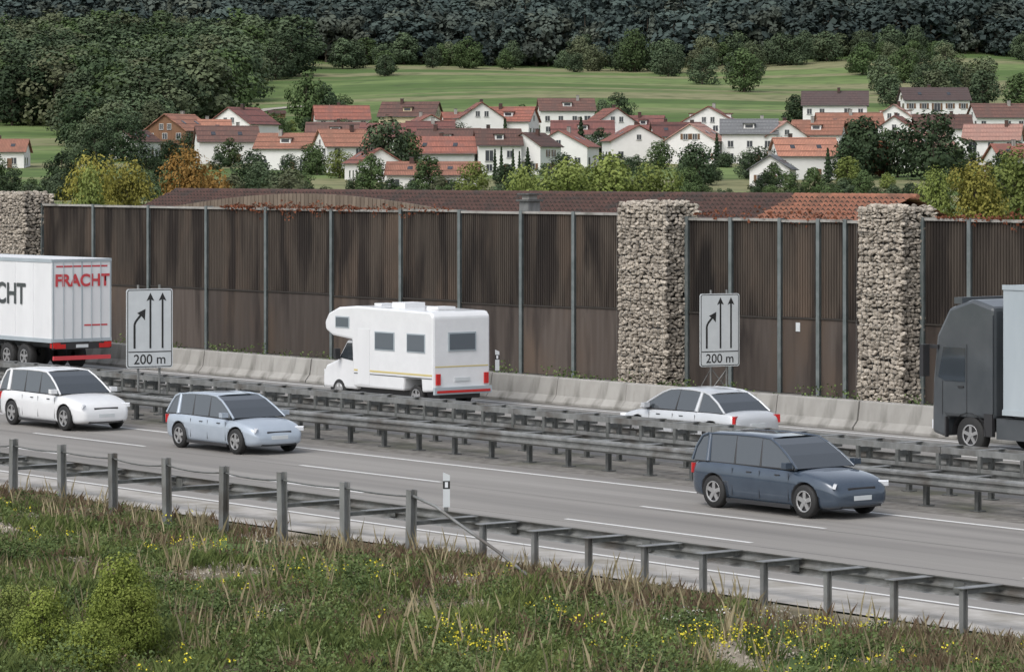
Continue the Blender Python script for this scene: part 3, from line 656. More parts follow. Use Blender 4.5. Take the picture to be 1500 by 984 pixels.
def truck(a,b,cabm,boxm,graphic,H=4.15,Lt=13.6,gap=.55):
    E=empty('articulated_lorry',loc=R(a,b,.005),rz=PHI+math.pi); W=1.275
    mb=MB(); prof=[(-2.3,.95),(-2.3,3.9),(-1.5,4.1),(-.65,3.85),(-.18,3.1),(-.03,1.9),(0,.5),(-.35,.42),(-.5,.42),(-.55,.95)]
    mb.ext(prof,-W+.03,W-.03,cabm,axis='y'); mb.obj('cab',E,bevel=.1)
    mb=MB()
    mb.box(-.04,.03,-1.1,1.1,1.0,1.7,M['dark'])
    mb.add([(.0,-1.08,2.0),(.0,1.08,2.0),(-.14,1.03,3.0),(-.14,-1.03,3.0)],[(0,1,2,3)],M['glass'])
    for k in range(4): mb.box(.031,.045,-1.0,1.0,1.08+k*.15,1.13+k*.15,M['galv'])
    for sd in (-1,1):
        y=sd*(W-.02); mb.add([(-1.25,y,2.8),(-.45,y,2.8),(-.25,y,2.0),(-.5,y,1.9),(-1.25,y,1.9)],[(0,1,2,3,4)],M['glass'])
        mb.box(-1.32,-1.31,y-.004,y+.004,.98,2.9,M['dark']); mb.box(-.42,-.41,y-.004,y+.004,1.0,1.9,M['dark'])
        mb.box(.02,.16,sd*1.42-.12,sd*1.42+.12,2.0,2.85,M['dark']); mb.box(-.3,.1,sd*1.28-.03,sd*1.28+.03,2.75,2.85,M['dark'])
        mb.box(-.04,.05,sd*.95-.22,sd*.95+.22,.6,.84,M['head']); mb.box(-1.2,-1.0,y-.02,y+.02,1.75,1.79,M['dark'])
        mb.box(-4.6,-2.35,sd*1.0-.2,sd*1.0+.2,.45,1.0,M['truckdark'])
        mb.box(-.55,-.5,sd*1.2-.05,sd*1.2+.05,.4,.95,M['dark']); mb.box(-2.25,-1.95,sd*1.2-.06,sd*1.2+.06,.5,1.2,M['dark'])
        ya,yb=sorted((sd*(W-.04),sd*(W-.005))); mb.box(-2.28,-1.9,ya,yb,1.1,3.7,cabm)
        for q in range(9):
            t0=math.pi*q/9; t1=math.pi*(q+1)/9; mb.add([(-1.4+.62*math.cos(t),yy_,.5+.6*math.sin(t)) for t in (t0,t1) for yy_ in (sd*.95,sd*(W+.0))],[(0,1,3,2)],M['dark'])
    mb.box(-.9,-.6,-1.0,1.0,3.95,4.12,cabm); mb.box(-6.2,-.2,-.45,.45,.6,1.0,M['truckdark'])
    mb.obj('cab_fittings',E,fix=False)
    x1=-2.3-gap; x0=x1-Lt
    mb=MB(); mb.box(x0,x1,-W,W,1.15,H,boxm); mb.obj('trailer_box',E,bevel=.03)
    mb=MB()
    for sd in (-1,1):
        ya,yb=(sd*W-.015,sd*W+.025)
        mb.box(x0,x1,ya,yb,H-.12,H+.01,M['trailergrey']); mb.box(x0,x1,ya,yb,1.1,1.25,M['trailergrey'])
        for k in range(int(Lt/1.36)+1):
            xx=x0+.03+k*1.355; mb.box(xx-.02,xx+.02,sd*W-.01,sd*W+.018,1.25,H-.12,boxm)
        mb.box(x0+4.8,x1-4.5,sd*1.2-.02,sd*1.2+.02,.45,1.0,boxm if graphic else M['galv'])
        mb.box(x0-.05,x0+.2,sd*1.1-.15,sd*1.1+.15,.9,1.1,M['tail'])
    X=x0
    mb.box(X-.03,X-.002,-W,W,1.12,1.24,M['trailergrey']); mb.box(X-.03,X-.002,-W,W,H-.1,H,M['trailergrey'])
    for y in (-W+.04,0,W-.04): mb.box(X-.02,X-.002,y-.025,y+.025,1.24,H-.1,M['trailergrey'])
    for y in (-.8,-.4,.4,.8): mb.cyl((X-.03,y,1.2),(X-.03,y,H-.1),.015,.015,M['trailergrey'],6)
    mb.box(X-.05,X+.05,-W+.05,W-.05,.45,.6,M['redpaint']); mb.box(X-.02,X+.05,-W+.02,W-.02,.85,1.1,M['dark'])
    for sd in (-1,1): mb.box(X-.07,X-.021,sd*.95-.22,sd*.95+.22,.88,1.04,M['tail'])
    mb.box(X-.03,X-.021,-.26,.26,.9,1.02,M['signw']); mb.box(x0+.3,x1-1,-.5,.5,.85,1.12,M['truckdark'])
    mb.obj('trailer_fittings',E)
    if graphic:
        mb=MB(); mb.box(X-.009,X-.003,-1.1,1.1,H-.3,H-.24,M['redpaint']); mb.box(X-.009,X-.003,-1.1,-.1,1.7,1.76,M['redpaint']); mb.obj('trailer_stripes',E)
        def text(s,size,loc,rot,m):
            cu=bpy.data.curves.new('lettering','FONT'); cu.body=s; cu.size=size; cu.align_x='CENTER'; cu.offset=.02; cu.materials.append(m)
            t=bpy.data.objects.new('lettering',cu); COL.objects.link(t); t.parent=E; t.location=loc; t.rotation_euler=rot
        text('FRACHT',.62,(X-.034,0,H-1.0),(math.pi/2,0,-math.pi/2),M['redpaint']); text('FRACHT',1.1,((x0+x1)/2-2.8,W+.03,2.5),(math.pi/2,0,math.pi),M['truckdark'])
    for x in (-1.4,-5.0,x0+2.2,x0+3.5,x0+4.8):
        for sd in (-1,1): wheel(E,x,sd*1.22,.5,.3,sd,.55)
truck(-110.5-(2.3+.55+13.6),65.5,M['white'],M['trailerwhite'],True,H=4.2)
truck(-65.3,66.2,M['truckdark'],M['trailergrey'],False,H=4.5,gap=.35)

# ------------------------------------------------------------ village
RC={'red':tilemat('roof_red',(.25,.095,.07),(.31,.12,.085),(.17,.08,.065)),'orange':tilemat('roof_orange',(.36,.165,.11),(.43,.20,.135),(.26,.13,.09)),
 'brown':tilemat('roof_brown',(.13,.07,.058),(.17,.088,.07),(.10,.062,.052)),'dark':tilemat('roof_dark',(.085,.058,.056),(.105,.07,.066),(.075,.056,.053)),
 'pink':tilemat('roof_pink',(.36,.20,.16),(.42,.235,.19),(.28,.17,.14)),'grey':tilemat('roof_grey',(.17,.175,.18),(.2,.205,.21),(.14,.145,.15)),'maroon':tilemat('roof_maroon',(.17,.07,.06),(.21,.085,.072),(.12,.06,.055))}
WC={'w':M['wallw'],'c':mat('render_cream',(.6,.52,.35),(.55,.47,.3),scale=.6,rough=.9),'b':mat('timber_cladding',(.17,.09,.05),(.24,.13,.075),scale=2,rough=.9,stretch=(4,4,.3)),'g':mat('render_grey',(.5,.5,.49),(.44,.44,.43),scale=.6,rough=.9)}
M['win']=mat('window_glass',(.05,.055,.065),rough=.15,spec=.7); M['shut']=mat('shutter_brown',(.16,.09,.05),rough=.7); M['frame']=mat('window_frame',(.6,.6,.58),rough=.6)
hpos=[]
def house(X,Y,w,H,typ,yaw,rc,wc='w',d=None,name='village_house'):
    w*=1.04; H*=1.12
    hpos.append((X,Y,w))
    z=float(hz(X,Y))-.3
    if typ=='E': Lr=w; D=d or random.uniform(8.5,10.5); yw=yaw
    else: D=w; Lr=d or random.uniform(10,13); yw=yaw+90
    rh=min(D*.34,H*.42); eh=H-rh
    E=empty(name,loc=(X,Y,z),rz=math.radians(yw)); hl=Lr/2; hd=D/2; wm=WC[wc]; rm=RC[rc]
    mb=MB(); mb.ext([(-hd,-2.5),(hd,-2.5),(hd,eh),(0,eh+rh),(-hd,eh)],-hl,hl,wm); mb.obj('walls',E)
    ov=.5; og=.5; sl=math.hypot(hd,rh); dx=hd/sl; dz=rh/sl
    me_v=[];me_f=[]
    for sd in (-1,1):
        ye=sd*(hd+ov*dx); ze=eh-ov*dz+.06; zr=eh+rh+.06; th=.22
        q=[(-hl-og,ye,ze),(hl+og,ye,ze),(hl+og,0,zr),(-hl-og,0,zr)]
        o_=len(me_v); me_v+=[(x,y,zz+th) for x,y,zz in q]+q
        me_f+=[(o_,o_+1,o_+2,o_+3),(o_+7,o_+6,o_+5,o_+4),(o_,o_+4,o_+5,o_+1),(o_+1,o_+5,o_+6,o_+2),(o_,o_+3,o_+7,o_+4)]
    me=bpy.data.meshes.new('roof'); me.from_pydata(me_v,[],me_f); ul=me.uv_layers.new(name='UVMap')
    for p in me.polygons:
        for li in p.loop_indices:
            v=me.vertices[me.loops[li].vertex_index].co; ul.data[li].uv=(v.x,math.hypot(v.y,v.z))
    me.materials.append(rm); ro=bpy.data.objects.new('roof',me); COL.objects.link(ro); ro.parent=E
    mb=MB(); fm=M['frame']; sh=random.random()<.3; fl=max(1,int(eh/2.6))
    def win(face,t,zz,ww=1.15,hh=1.3):
        def bx(t0,t1,z0,z1,d0,d1,m):
            if face==0: mb.box(t0,t1,-hd-d1,-hd-d0,z0,z1,m)
            elif face==2: mb.box(t0,t1,hd+d0,hd+d1,z0,z1,m)
            elif face==1: mb.box(hl+d0,hl+d1,t0,t1,z0,z1,m)
            else: mb.box(-hl-d1,-hl-d0,t0,t1,z0,z1,m)
        bx(t-ww/2-.09,t+ww/2+.09,zz-.09,zz+hh+.09,.004,.05,fm); bx(t-ww/2,t-.04,zz,zz+hh,.052,.06,M['win']); bx(t+.04,t+ww/2,zz,zz+hh,.052,.06,M['win'])
        bx(t-ww/2-.15,t+ww/2+.15,zz-.17,zz-.1,.004,.16,M['galv'])
        if sh: bx(t-ww/2-.62,t-ww/2-.12,zz-.03,zz+hh+.03,.004,.06,M['shut']); bx(t+ww/2+.12,t+ww/2+.62,zz-.03,zz+hh+.03,.004,.06,M['shut'])
    for f in range(fl):
        zz=.95+f*2.65
        if zz+1.4>eh: break
        for face,ln in ((0,Lr),(2,Lr),(1,D),(3,D)):
            n=max(2,int(ln/3.0)); 
            for k in range(n):
                if random.random()<.12: continue
                t=-ln/2+ln*(k+.5)/n+random.uniform(-.15,.15); big=random.random()<.22
                win(face,t,zz-(.75 if big else 0),1.5 if big else 1.1,2.05 if big else 1.25)
    if rh>2.6:
        for face in (1,3):
            zz=eh+.35
            if rh>3.3:
                for t in (-1.0,1.0): win(face,t,zz,.9,1.15)
            else: win(face,0,zz,.9,1.0)
    mb.box(-.5+hl*.3,.5+hl*.3,-hd-.07,-hd-.062,-.3,2.1,M['shut'])
    if fl>1 and random.random()<.65:
        for sx in (-1,1):
            x0,x1=(hl+.004,hl+1.3) if sx>0 else (-hl-1.3,-hl-.004)
            mb.box(x0,x1,-hd*.6,hd*.6,2.5,2.66,M['conc']); xx=x1 if sx>0 else x0; bm_=M['shut'] if random.random()<.6 else M['frame']
            mb.box(xx-.04,xx+.04,-hd*.6,hd*.6,2.8,3.55,bm_)
    mb.obj('windows_and_door',E,fix=False)
    mb=MB(); cx=random.uniform(-hl*.5,hl*.5); cy=random.choice((-1,1))*.7
    mb.box(cx-.35,cx+.35,cy-.35,cy+.35,eh+rh-.9,eh+rh+.95,random.choice((M['conc'],M['r_brown']))); mb.box(cx-.42,cx+.42,cy-.42,cy+.42,eh+rh+.953,eh+rh+1.03,M['galvd'])
    mb.box(-hl-.45,hl+.45,-hd-ov*dx-.16,-hd-ov*dx-.04,eh-ov*dz+.1,eh-ov*dz+.22,M['galvd']); mb.box(-hl-.45,hl+.45,hd+ov*dx+.04,hd+ov*dx+.16,eh-ov*dz+.1,eh-ov*dz+.22,M['galvd'])
    mb.obj('chimney_and_gutters',E)
    mb=MB(); k=random.random()
    if rh>2.8 and k<.45:
        for sd in (-1,1):
            dw=min(2.2,Lr*.2); zc=eh+rh*.28; yb=sd*hd*.72; yt=sd*.6
            mb.box(-dw/2,dw/2,min(yb,yt),max(yb,yt),zc,zc+1.25,wm); a0=min(yb+sd*.3,yt); a1=max(yb+sd*.3,yt)
            mb.box(-dw/2-.25,dw/2+.25,a0,a1,zc+1.253,zc+1.42,rm); yf=yb
            mb.box(-dw/2+.3,dw/2-.3,min(yf,yf+sd*.04),max(yf,yf+sd*.04),zc+.45,zc+1.1,M['win'])
        mb.obj('dormer',E)
    elif k<.85:
        for sd in (-1,1):
            for xx in (-hl*.5,hl*.4):
                tm=.45; y=sd*hd*(1-tm); zz=eh+rh*tm+.30; T=Matrix.Translation((xx,y,zz))@Matrix.Rotation(-sd*math.atan2(rh,hd),4,'X'); mb.box(-.45,.45,-.6,.6,.0,.06,M['win'],T)
        mb.obj('roof_windows',E)
H_=[(-41.5,830,12.3,7.6,'E',8,'red'),(-25.5,860,13.5,7.5,'E',-12,'brown','c'),(-19.9,790,11.5,6.8,'G',12,'red'),(-7.5,782,9.5,9.6,'G',8,'red'),(0,786,10,8.6,'E',-15,'red'),
(13.6,860,13,8.2,'E',5,'brown'),(22.8,790,9.5,8.2,'G',14,'red'),(31,795,8,6.5,'E',-10,'maroon'),(46.6,800,13,8.2,'G',-10,'red'),(79.5,840,15,10.5,'E',-6,'dark'),
(107.5,870,16,10.2,'E',5,'dark'),(93.3,830,10,7.8,'G',-12,'pink'),(50,720,11,8.3,'E',-4,'grey'),(-74,760,10,8,'G',-24,'orange','b'),(-68,764,9,6.8,'E',10,'orange'),(-63.0,800,11.5,8,'G',-30,'maroon'),
(-60.2,720,12,7,'E',12,'brown'),(-45,690,11.5,6.6,'E',-12,'orange'),(-34,680,8.5,7.6,'E',20,'orange'),(-39.2,760,12,6.4,'E',0,'brown'),(-13.4,670,13,6.6,'E',-8,'red','g'),
(-13.8,600,15,4.6,'E',-3,'orange'),(-2.8,668,8,8,'E',6,'brown'),(4.2,672,7,7.2,'G',-20,'brown'),(10.8,700,11.5,6.8,'G',-14,'red'),(26.1,730,11.5,6.8,'G',10,'red'),(36.5,760,10,6.4,'E',5,'maroon'),
(39,720,10.5,7.4,'G',-16,'pink'),(56.5,722,8.5,7.8,'G',12,'pink'),(65,724,10,8,'E',-14,'orange'),(55.6,650,11,7,'E',8,'orange'),(47.4,620,7,5,'G',-10,'grey'),(77,780,14,7.6,'E',4,'orange'),
(88,778,9,7,'G',-15,'red'),(98.3,780,12,7.2,'E',0,'brown'),(100.4,712,11,7.6,'E',-14,'pink'),(98,664,9,5.5,'E',10,'red'),(15.9,770,13,6.4,'E',0,'maroon'),(-18,750,9.5,7,'E',8,'maroon'),(-27.7,750,10,6.6,'E',-10,'maroon'),
(-103.6,700,8,5.2,'E',0,'orange'),(-13,705,12,7,'E',-10,'brown'),(-26,640,8,5.5,'G',15,'red'),(118,830,12,8,'E',8,'brown'),(121,760,12,8,'G',8,'orange'),(-82,742,6.5,5.5,'G',-20,'brown'),(84,700,10,6.5,'E',12,'pink'),(112,640,11,7,'E',0,'red'),(-12,828,9,6.2,'E',10,'red')]
for h in H_: house(*h[:7],*(h[7:] if len(h)>7 else ()))
X,Y=-66,958; E=empty('field_shed',loc=(X,Y,float(hz(X,Y))),rz=.2); mb=MB(); mb.ext([(-1.6,-.3),(1.6,-.3),(1.6,1.5),(0,2.3),(-1.6,1.5)],-2.2,2.2,WC['b']); mb.obj('timber_walls',E)
mb=MB(); mb.add([(-2.5,-2,1.4),(2.5,-2,1.4),(2.5,0,2.42),(-2.5,0,2.42),(2.5,2,1.4),(-2.5,2,1.4)],[(0,1,2,3),(3,2,4,5)],M['r_brown']); mb.obj('roof',E)
mb=MB(); pp=[(-84,905),(-80,935),(-79,960),(-77,985),(-72,1010),(-64,1022),(-50,1026)]
M['path']=mat('gravel_path',(.42,.39,.33),(.34,.31,.27),scale=.5,rough=.95); PV=[]
for i in range(len(pp)-1):
    for t in np.linspace(0,1,8,endpoint=False): PV.append((pp[i][0]*(1-t)+pp[i+1][0]*t,pp[i][1]*(1-t)+pp[i+1][1]*t))
vs=[]
for x,y in PV: vs+=[(x-1.6,y+3,float(hz(x-1.6,y+3))+.25),(x+1.6,y-3,float(hz(x+1.6,y-3))+.25)]
mb.add(vs,[(2*i,2*i+1,2*i+3,2*i+2) for i in range(len(PV)-1)],M['path']); mb.obj('field_path',fix=False)

# ------------------------------------------------------------ trees in the village
def T_(nm,me,X,Y,h,wf=1,m=None): tree(nm,me,X,Y,float(hz(X,Y))-.1,h,wf,m)
dk,md,lt,wd=M['lf_dark'],M['lf_mid'],M['lf_light'],M['lf_wood']
for (X,Y,h,wf,m) in [(-23.7,640,12,1.0,wd),(-20,648,9,1,md),(33.5,620,8,1.1,dk),(74.7,900,8.5,1,dk),(77,905,6,1,md),(74.8,1100,14,1.1,md),(45,1250,16,.95,md),(64,1150,10,1.2,wd),
 (79,640,13,1.15,dk),(74,655,10,1,dk),(67,650,12.5,.95,dk),(63,640,9,1,dk),(28,900,8.5,1.1,dk),(24,905,7,1.1,wd),(-53,880,16,.75,md),(-50,885,13,.8,dk),(-47,880,11,.9,dk),(-44,890,9,1,md),
 (86,690,9,1,wd),(108,690,9,1,md),(-3,880,6,1.3,M['lf_rust']),(2.5,880,7,1,md),(-32,700,7,1.1,md),(30,690,6,1.2,md),(19,740,7,1,dk),(118,950,14,1,wd),(126,990,15,1,wd),(112,1010,10,1.1,wd),(60,610,6,1.1,lt),(118,1090,13,1,wd),(132,1150,13,1,md),
 (-80,880,22,1.15,wd),(-77,905,21,1.05,md),(-87,900,23,1.2,wd),(-92,845,18,1.25,wd),(-85,842,15,1.2,wd),(-100,860,19,1.2,md),(-95,800,12,1.3,wd),(-101,812,13,1.2,md)]:
    T_('broadleaf_tree',random.choice(mid_protos),X,Y,h,wf,m)
for X,Y,h in [(-1.5,745,8.5),(15,742,9),(57,616,7),(42,700,7),(-12,735,7),(3,650,6)]: T_('conifer_tree',con_proto,X,Y,h)
for X,Y,h in [(-3.2,640,6),(-2,640,6.4),(.2,640,6),(1.4,640,5.6)]: T_('thuja_tree',thuja_proto,X,Y,h)
E=empty('village_gardens_trees'); cnt=0
while cnt<190:
    Y=random.uniform(565,880); X=random.uniform(-.155,.165)*Y
    if any(abs(X-hx)<w_*.5+2.5 and -4.5>(Y-hy)>-11 and random.random()<.8 for hx,hy,w_ in hpos): continue
    if any(math.hypot(X-hx,Y-hy)<w_*.5+3 for hx,hy,w_ in hpos): continue
    if -X/Y>.112 and Y>650: continue
    r=random.random(); me=random.choice(bush_protos if r<.65 else mid_protos); h=random.uniform(2.2,4.2) if r<.65 else random.uniform(4,7.5)
    tree('garden_tree',me,X,Y,float(hz(X,Y))-.2,h,1.05,random.choice((dk,dk,md,md,wd,M['lf_rust'] if random.random()<.15 else lt if random.random()<.4 else md)),E); cnt+=1
E=empty('hedgerow')
for k in range(120):
    Y=random.uniform(545,590); X=-.155*Y+.32*Y*k/120+random.uniform(-2,2)
    tree('hedge_bush',random.choice(bush_protos),X,Y,float(hz(X,Y))-.3,random.uniform(2.0,4.0)*(1.3 if -75<X<-35 else .8),1.2,random.choice((dk,md,wd,wd)),E)
E=empty('woodland'); cnt=0
while cnt<400:
    Y=random.uniform(660,1300); u=random.uniform(-.185,-.06)
    if Y<760: lo,hi=-.127,-.112
    elif Y<870: lo,hi=-.128,-.102
    elif Y<905: lo,hi=-.135,-.092
    elif Y<1050: lo,hi=-.19,-.086
    elif Y<1130: lo,hi=-.19,-.078
    else: lo,hi=-.19,-.066+.00003*(Y-1130)
    if not lo<u<hi: continue
    if Y<860 and random.random()<.2: continue
    X=u*Y; h=random.uniform(8,13) if Y<860 else (random.uniform(11,20) if Y<1050 else random.uniform(13,21))
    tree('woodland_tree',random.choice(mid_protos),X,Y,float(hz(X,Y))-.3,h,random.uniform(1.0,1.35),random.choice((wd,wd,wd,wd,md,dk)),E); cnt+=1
E=empty('forest_edge_trees')
for k in range(95):
    u=-.05+.22*random.random(); Y=random.uniform(1180,1300) if random.random()<.75 else random.uniform(1050,1180)
    if random.random()<.55: Y=random.uniform(1255,1300)
    if u>.12: Y=random.uniform(960,1300)
    elif Y<1180 and random.random()<.8: continue
    X=u*Y; tree('orchard_tree',random.choice(mid_protos),X,Y,float(hz(X,Y))-.2,random.uniform(7,13),1.15,random.choice((wd,wd,wd,md)),E)
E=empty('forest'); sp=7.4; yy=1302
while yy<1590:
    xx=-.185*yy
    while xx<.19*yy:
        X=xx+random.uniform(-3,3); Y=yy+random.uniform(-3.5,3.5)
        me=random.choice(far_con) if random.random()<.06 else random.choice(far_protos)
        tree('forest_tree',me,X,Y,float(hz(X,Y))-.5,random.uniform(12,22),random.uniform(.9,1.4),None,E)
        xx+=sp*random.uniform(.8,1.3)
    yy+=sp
for X,Y,h,wf,m in [(-25.6,206,8.5,.6,M['lf_yellow']),(-23.2,208,8.2,.6,M['lf_yellow']),(-20.4,214,8.9,.65,M['lf_orange']),(-24.2,196,7.8,.5,M['lf_light']),(-18.9,218,7.6,.6,M['lf_orange']),(3.6,226,8.3,.85,lt),(6.6,228,8.6,.9,lt),(9.4,230,8.0,.8,lt),(0.8,234,7.8,.7,lt),
   (30.5,225,8.2,.7,M['lf_yellow']),(34,230,8.9,.8,M['lf_light']),(28,226,7.6,.6,M['lf_light']),(37,210,8,.8,M['lf_orange'])]:
    tree('roadside_tree',random.choice(near_protos),X,Y,0,h,wf,m)

# ------------------------------------------------------------ verge with vegetation
def vz(a,b): return .10*np.sin(a*.35+b*.5)+.08*np.sin(a*.9-b*.7)+.05*np.sin(a*2.1+b*1.7)-.05+np.clip((38.5-b)*.02,0,.3)
av=np.arange(-130,20,.4); bv_=np.arange(14,40.2,.35); A,B=np.meshgrid(av,bv_); Z=np.where(B>39.4,.0,vz(A,B)*np.clip((39.4-B)/1.0,0,1))
n=len(av); i=np.arange(len(bv_)-1)[:,None]*n+np.arange(n-1)[None]
me=bpy.data.meshes.new('grass_verge'); me.from_pydata(np.stack([A,B,Z],-1).reshape(-1,3).tolist(),[],np.stack([i,i+1,i+n+1,i+n],-1).reshape(-1,4).tolist())
me.polygons.foreach_set('use_smooth',[True]*len(me.polygons)); me.materials.append(M['verge']); o=bpy.data.objects.new('grass_verge',me); COL.objects.link(o); o.rotation_euler=(0,0,PHI)
def sample(n,bmin=22,bmax=39.5,r0=-1.95,r1=-.85):
    b=np.sqrt(rng.uniform(bmin**2,bmax**2,n)); a=b*rng.uniform(r0,r1,n); return a,b
def fbm(a,b,s,ph=0): return (np.sin(a*s+1.3*np.sin(b*s*.8+ph)+ph)+np.sin(b*s*1.3+1.7*np.sin(a*s*.6+ph*2)+2*ph)+.6*np.sin((a+b)*s*2.1+ph))/2.6
def gz(a,b): return np.where(b>39.4,0,vz(a,b)*np.clip((39.4-b),0,1))
def bareness(a,b): return fbm(a,b,.8,2.)+np.exp(-((b-37.0)/1.8)**2)*.6+.35*fbm(a,b,2.3,5.)
def blades(name,a,b,h0,h1,w,m,lean=.35,sh=None,hmul=1):
    n=len(a); z=gz(a,b); h=rng.uniform(h0,h1,n)*hmul; ang=rng.uniform(0,2*math.pi,n); dx=np.cos(ang)*w/2; dy=np.sin(ang)*w/2
    la=rng.uniform(0,2*math.pi,n); lx=np.cos(la)*h*lean*rng.uniform(.2,1,n); ly=np.sin(la)*h*lean*rng.uniform(.2,1,n)
    P0=np.stack([a-dx,b-dy,z-.02],1);P1=np.stack([a+dx,b+dy,z-.02],1); P2=np.stack([a+dx*.7+lx*.4,b+dy*.7+ly*.4,z+h*.6],1);P3=np.stack([a+lx,b+ly,z+h],1)
    V=np.stack([P0,P1,P2,P3],1).reshape(-1,3); s=rng.uniform(0,1,n) if sh is None else sh
    me=npmesh(name,V,4,[m],np.repeat(s,4)); o=bpy.data.objects.new(name,me); COL.objects.link(o); o.rotation_euler=(0,0,PHI); return o
def clump(a,b,n,r): return np.repeat(a,n)+rng.normal(0,r,len(a)*n),np.repeat(b,n)+rng.normal(0,r,len(a)*n)
a,b=sample(11000); bare=bareness(a,b); keep=(bare<.5)|(rng.uniform(0,1,len(a))<.12); a=a[keep];b=b[keep]
dry=fbm(a,b,.6,4.)*.8+np.clip((b-34.5)/4,0,1)*.7+rng.normal(0,.35,len(a))
ga,gb=a[dry<.62],b[dry<.62]; da,db=a[dry>=.62],b[dry>=.62]
sh=np.clip(.5+.5*fbm(ga,gb,1.1,1.)+rng.normal(0,.25,len(ga)),0,1)
hm=np.repeat(np.clip(1.1+.5*fbm(ga,gb,1.7,6.)-np.clip((gb-36)/4,0,.5),.3,1.8),24)
x,y=clump(ga,gb,24,.15); msk=y<39.5; blades('verge_grass',x[msk],y[msk],.06,.26,.022,M['gr_green'],.9,np.repeat(sh,24)[msk],hm[msk])
x,y=clump(da,db,20,.15); msk=y<39.5; blades('dry_grass',x[msk],y[msk],.06,.28,.014,M['gr_dry'],.8)
def leafclumps(name,a,b,rr,hr,dens,size,m,asp=.55,top=.35):
    P=[];Sx=[]
    for q in range(len(a)):
        r=random.uniform(*rr); h=random.uniform(*hr)*(.65 if b[q]>36.5 else 1); n=int(dens*(r/.2)**1.5); s0=random.uniform(0,1)
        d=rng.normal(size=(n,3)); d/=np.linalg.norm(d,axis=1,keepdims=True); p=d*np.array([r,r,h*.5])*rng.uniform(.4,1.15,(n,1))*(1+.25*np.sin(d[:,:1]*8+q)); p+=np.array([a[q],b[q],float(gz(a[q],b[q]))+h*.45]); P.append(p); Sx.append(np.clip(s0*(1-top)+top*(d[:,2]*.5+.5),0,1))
    P=np.concatenate(P);Sx=np.concatenate(Sx); me=npmesh(name,quads(P,size,asp=asp),4,[m],np.repeat(Sx,4)); o=bpy.data.objects.new(name,me); COL.objects.link(o); o.rotation_euler=(0,0,PHI)
a,b=sample(5400,22,39.2); k=(fbm(a,b,.7,3.)>-.4)&(bareness(a,b)<.65); leafclumps('leafy_weeds',a[k],b[k],(.08,.26),(.1,.5),45,.032,M['weed'])
a,b=sample(45,23,38); leafclumps('low_bushes',a,b,(.3,.65),(.4,.8),110,.036,M['weed'],top=.5)
a,b=sample(60,23,38.5); leafclumps('dark_weeds',a,b,(.25,.5),(.3,.65),100,.03,M['lf_mid'],top=.5)
rustm=leafmat('dock_brown',(.09,.06,.04),(.24,.17,.11),isl=.4)
a,b=sample(500,26,38.9); leafclumps('seed_head_weeds',a,b,(.06,.16),(.2,.55),40,.02,rustm,top=.3)
a,b=sample(420,28,39.3); x,y=clump(a,b,6,.1); blades('tall_dry_stalks',x,y,.25,.7,.010,M['gr_dry'],.4)
a,b=sample(1300,28,39.3); k=fbm(a,b,.9,7.)+np.clip((b-35.5)/3,0,1)*.8>.15; x,y=clump(a[k],b[k],22,.13); blades('brown_weeds',x,y,.06,.38,.018,rustm,.6)
def flowers(name,centers,m,per,size,hh):
    P=[]
    for (ca,cb,n,sp) in centers:
        for q in range(n):
            fa=ca+random.gauss(0,sp);fb=min(39.2,cb+random.gauss(0,sp*.8)); h=random.uniform(*hh)
            for r in range(per): P.append((fa+random.gauss(0,.05),fb+random.gauss(0,.05),float(gz(fa,fb))+h+random.gauss(0,.035)))
    P=np.array(P); me=npmesh(name,quads(P,size),4,[m],np.repeat(rng.uniform(0,1,len(P)),4)); o=bpy.data.objects.new(name,me); COL.objects.link(o); o.rotation_euler=(0,0,PHI)
cs=[(-54.8,35.1,16,.45),(-39.3,34.3,28,.5),(-39.2,34.9,16,.4),(-39.9,36.9,16,.6),(-41.8,31.2,16,.5),(-39.6,30.3,12,.3),(-62.6,35.2,8,.6),(-48.3,35.1,9,.9),(-41.1,38.2,6,.3),(-35.6,38.1,6,.6),(-50.8,34.6,12,.9),(-37.5,35.8,12,.8),(-59.4,33.0,14,.9),(-31,37.9,5,.6)]
a,b=sample(36,24,38); cs+=[(p,q,3,.4) for p,q in zip(a,b)]
flowers('yellow_wildflowers',cs,M['fl_y'],9,.018,(.28,.52))
flowers('white_wildflowers',[(-41.2,35.8,12,.3),(-41.8,38.0,8,.3),(-45.5,30.5,6,.5),(-34.5,38.6,4,.3)],M['fl_w'],8,.016,(.25,.5))
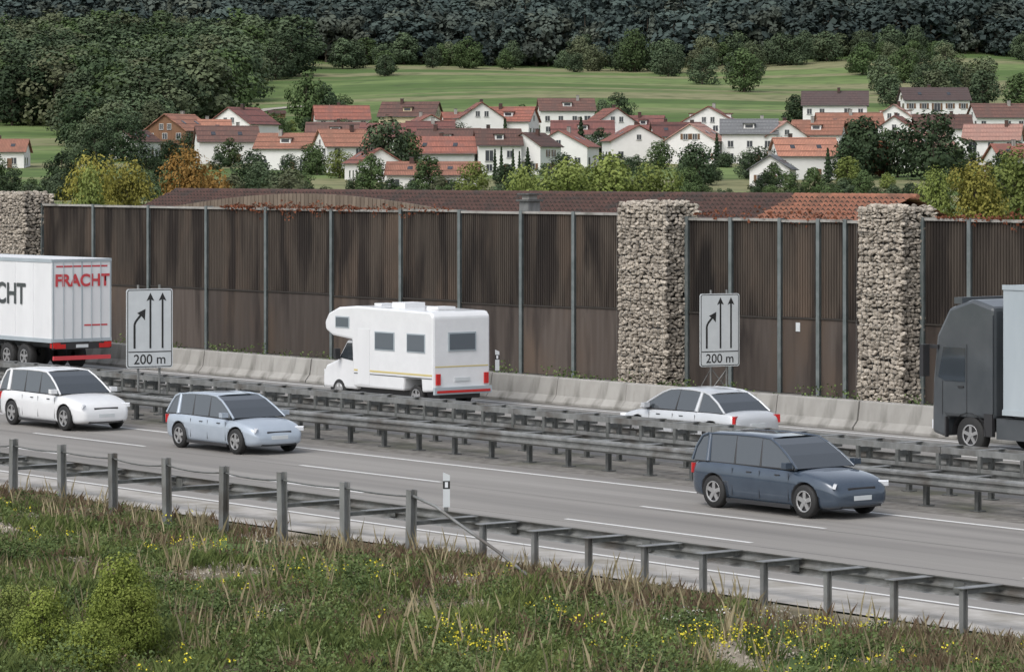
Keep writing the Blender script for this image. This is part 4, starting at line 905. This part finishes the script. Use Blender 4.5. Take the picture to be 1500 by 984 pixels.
for (a,b,h,wf,m) in [(-45.3,27.6,1.7,.75,M['lf_shrub']),(-44.4,27.2,1.3,.9,M['lf_shrub']),(-46.3,28,1.2,.9,M['lf_shrub']),(-42.9,25.6,1.1,1,M['lf_shrub']),(-44.3,25.6,1.4,.9,M['lf_shrub']),(-46.5,26.3,1.2,.8,lt)]:
    p=R(a,b); tree('verge_shrub',near_protos[1],p[0],p[1],-.1,h,wf,m)
a,b=sample(40000,30,39.3); k=(bareness(a,b)>.48); a=a[k];b=b[k]; P=np.stack([a,b,gz(a,b)+.012],1)
me=npmesh('verge_gravel',quads(P,.028),4,[mat('limestone_chips',(.26,.23,.19),(.54,.49,.42),scale=3,island=.8)]); o=bpy.data.objects.new('verge_gravel',me); COL.objects.link(o); o.rotation_euler=(0,0,PHI)

# ------------------------------------------------------------ light, sky, camera
el,az=math.radians(50),math.radians(215)
w=bpy.data.worlds.new('World'); scene.world=w; w.use_nodes=True; nt=w.node_tree
sk=nt.nodes.new('ShaderNodeTexSky'); sk.sky_type='NISHITA'; sk.sun_disc=False; sk.sun_elevation=el; sk.sun_rotation=az; sk.dust_density=3; sk.air_density=1
hs=nt.nodes.new('ShaderNodeHueSaturation'); hs.inputs['Saturation'].default_value=.4; hs.inputs['Value'].default_value=1.3
nt.links.new(sk.outputs[0],hs.inputs['Color']); nt.links.new(hs.outputs[0],nt.nodes['Background'].inputs[0]); nt.nodes['Background'].inputs[1].default_value=.15
ld=bpy.data.lights.new('sun','SUN'); ld.energy=1.1; ld.angle=math.radians(32); ld.color=(1,.975,.94); lo=bpy.data.objects.new('sun',ld); COL.objects.link(lo)
d=Vector((math.sin(az)*math.cos(el),math.cos(az)*math.cos(el),math.sin(el))); lo.rotation_euler=(-d).to_track_quat('-Z','Y').to_euler()
cd=bpy.data.cameras.new('camera'); cam=bpy.data.objects.new('camera',cd); COL.objects.link(cam); cam.location=(0,0,7.5); cam.rotation_euler=(math.pi/2,0,0)
cd.sensor_width=36; cd.lens=120; cd.shift_y=-242/1500; cd.clip_end=8000; cd.clip_start=1; scene.camera=cam
scene.view_settings.view_transform='Standard'; scene.view_settings.look='None'; scene.view_settings.exposure=0
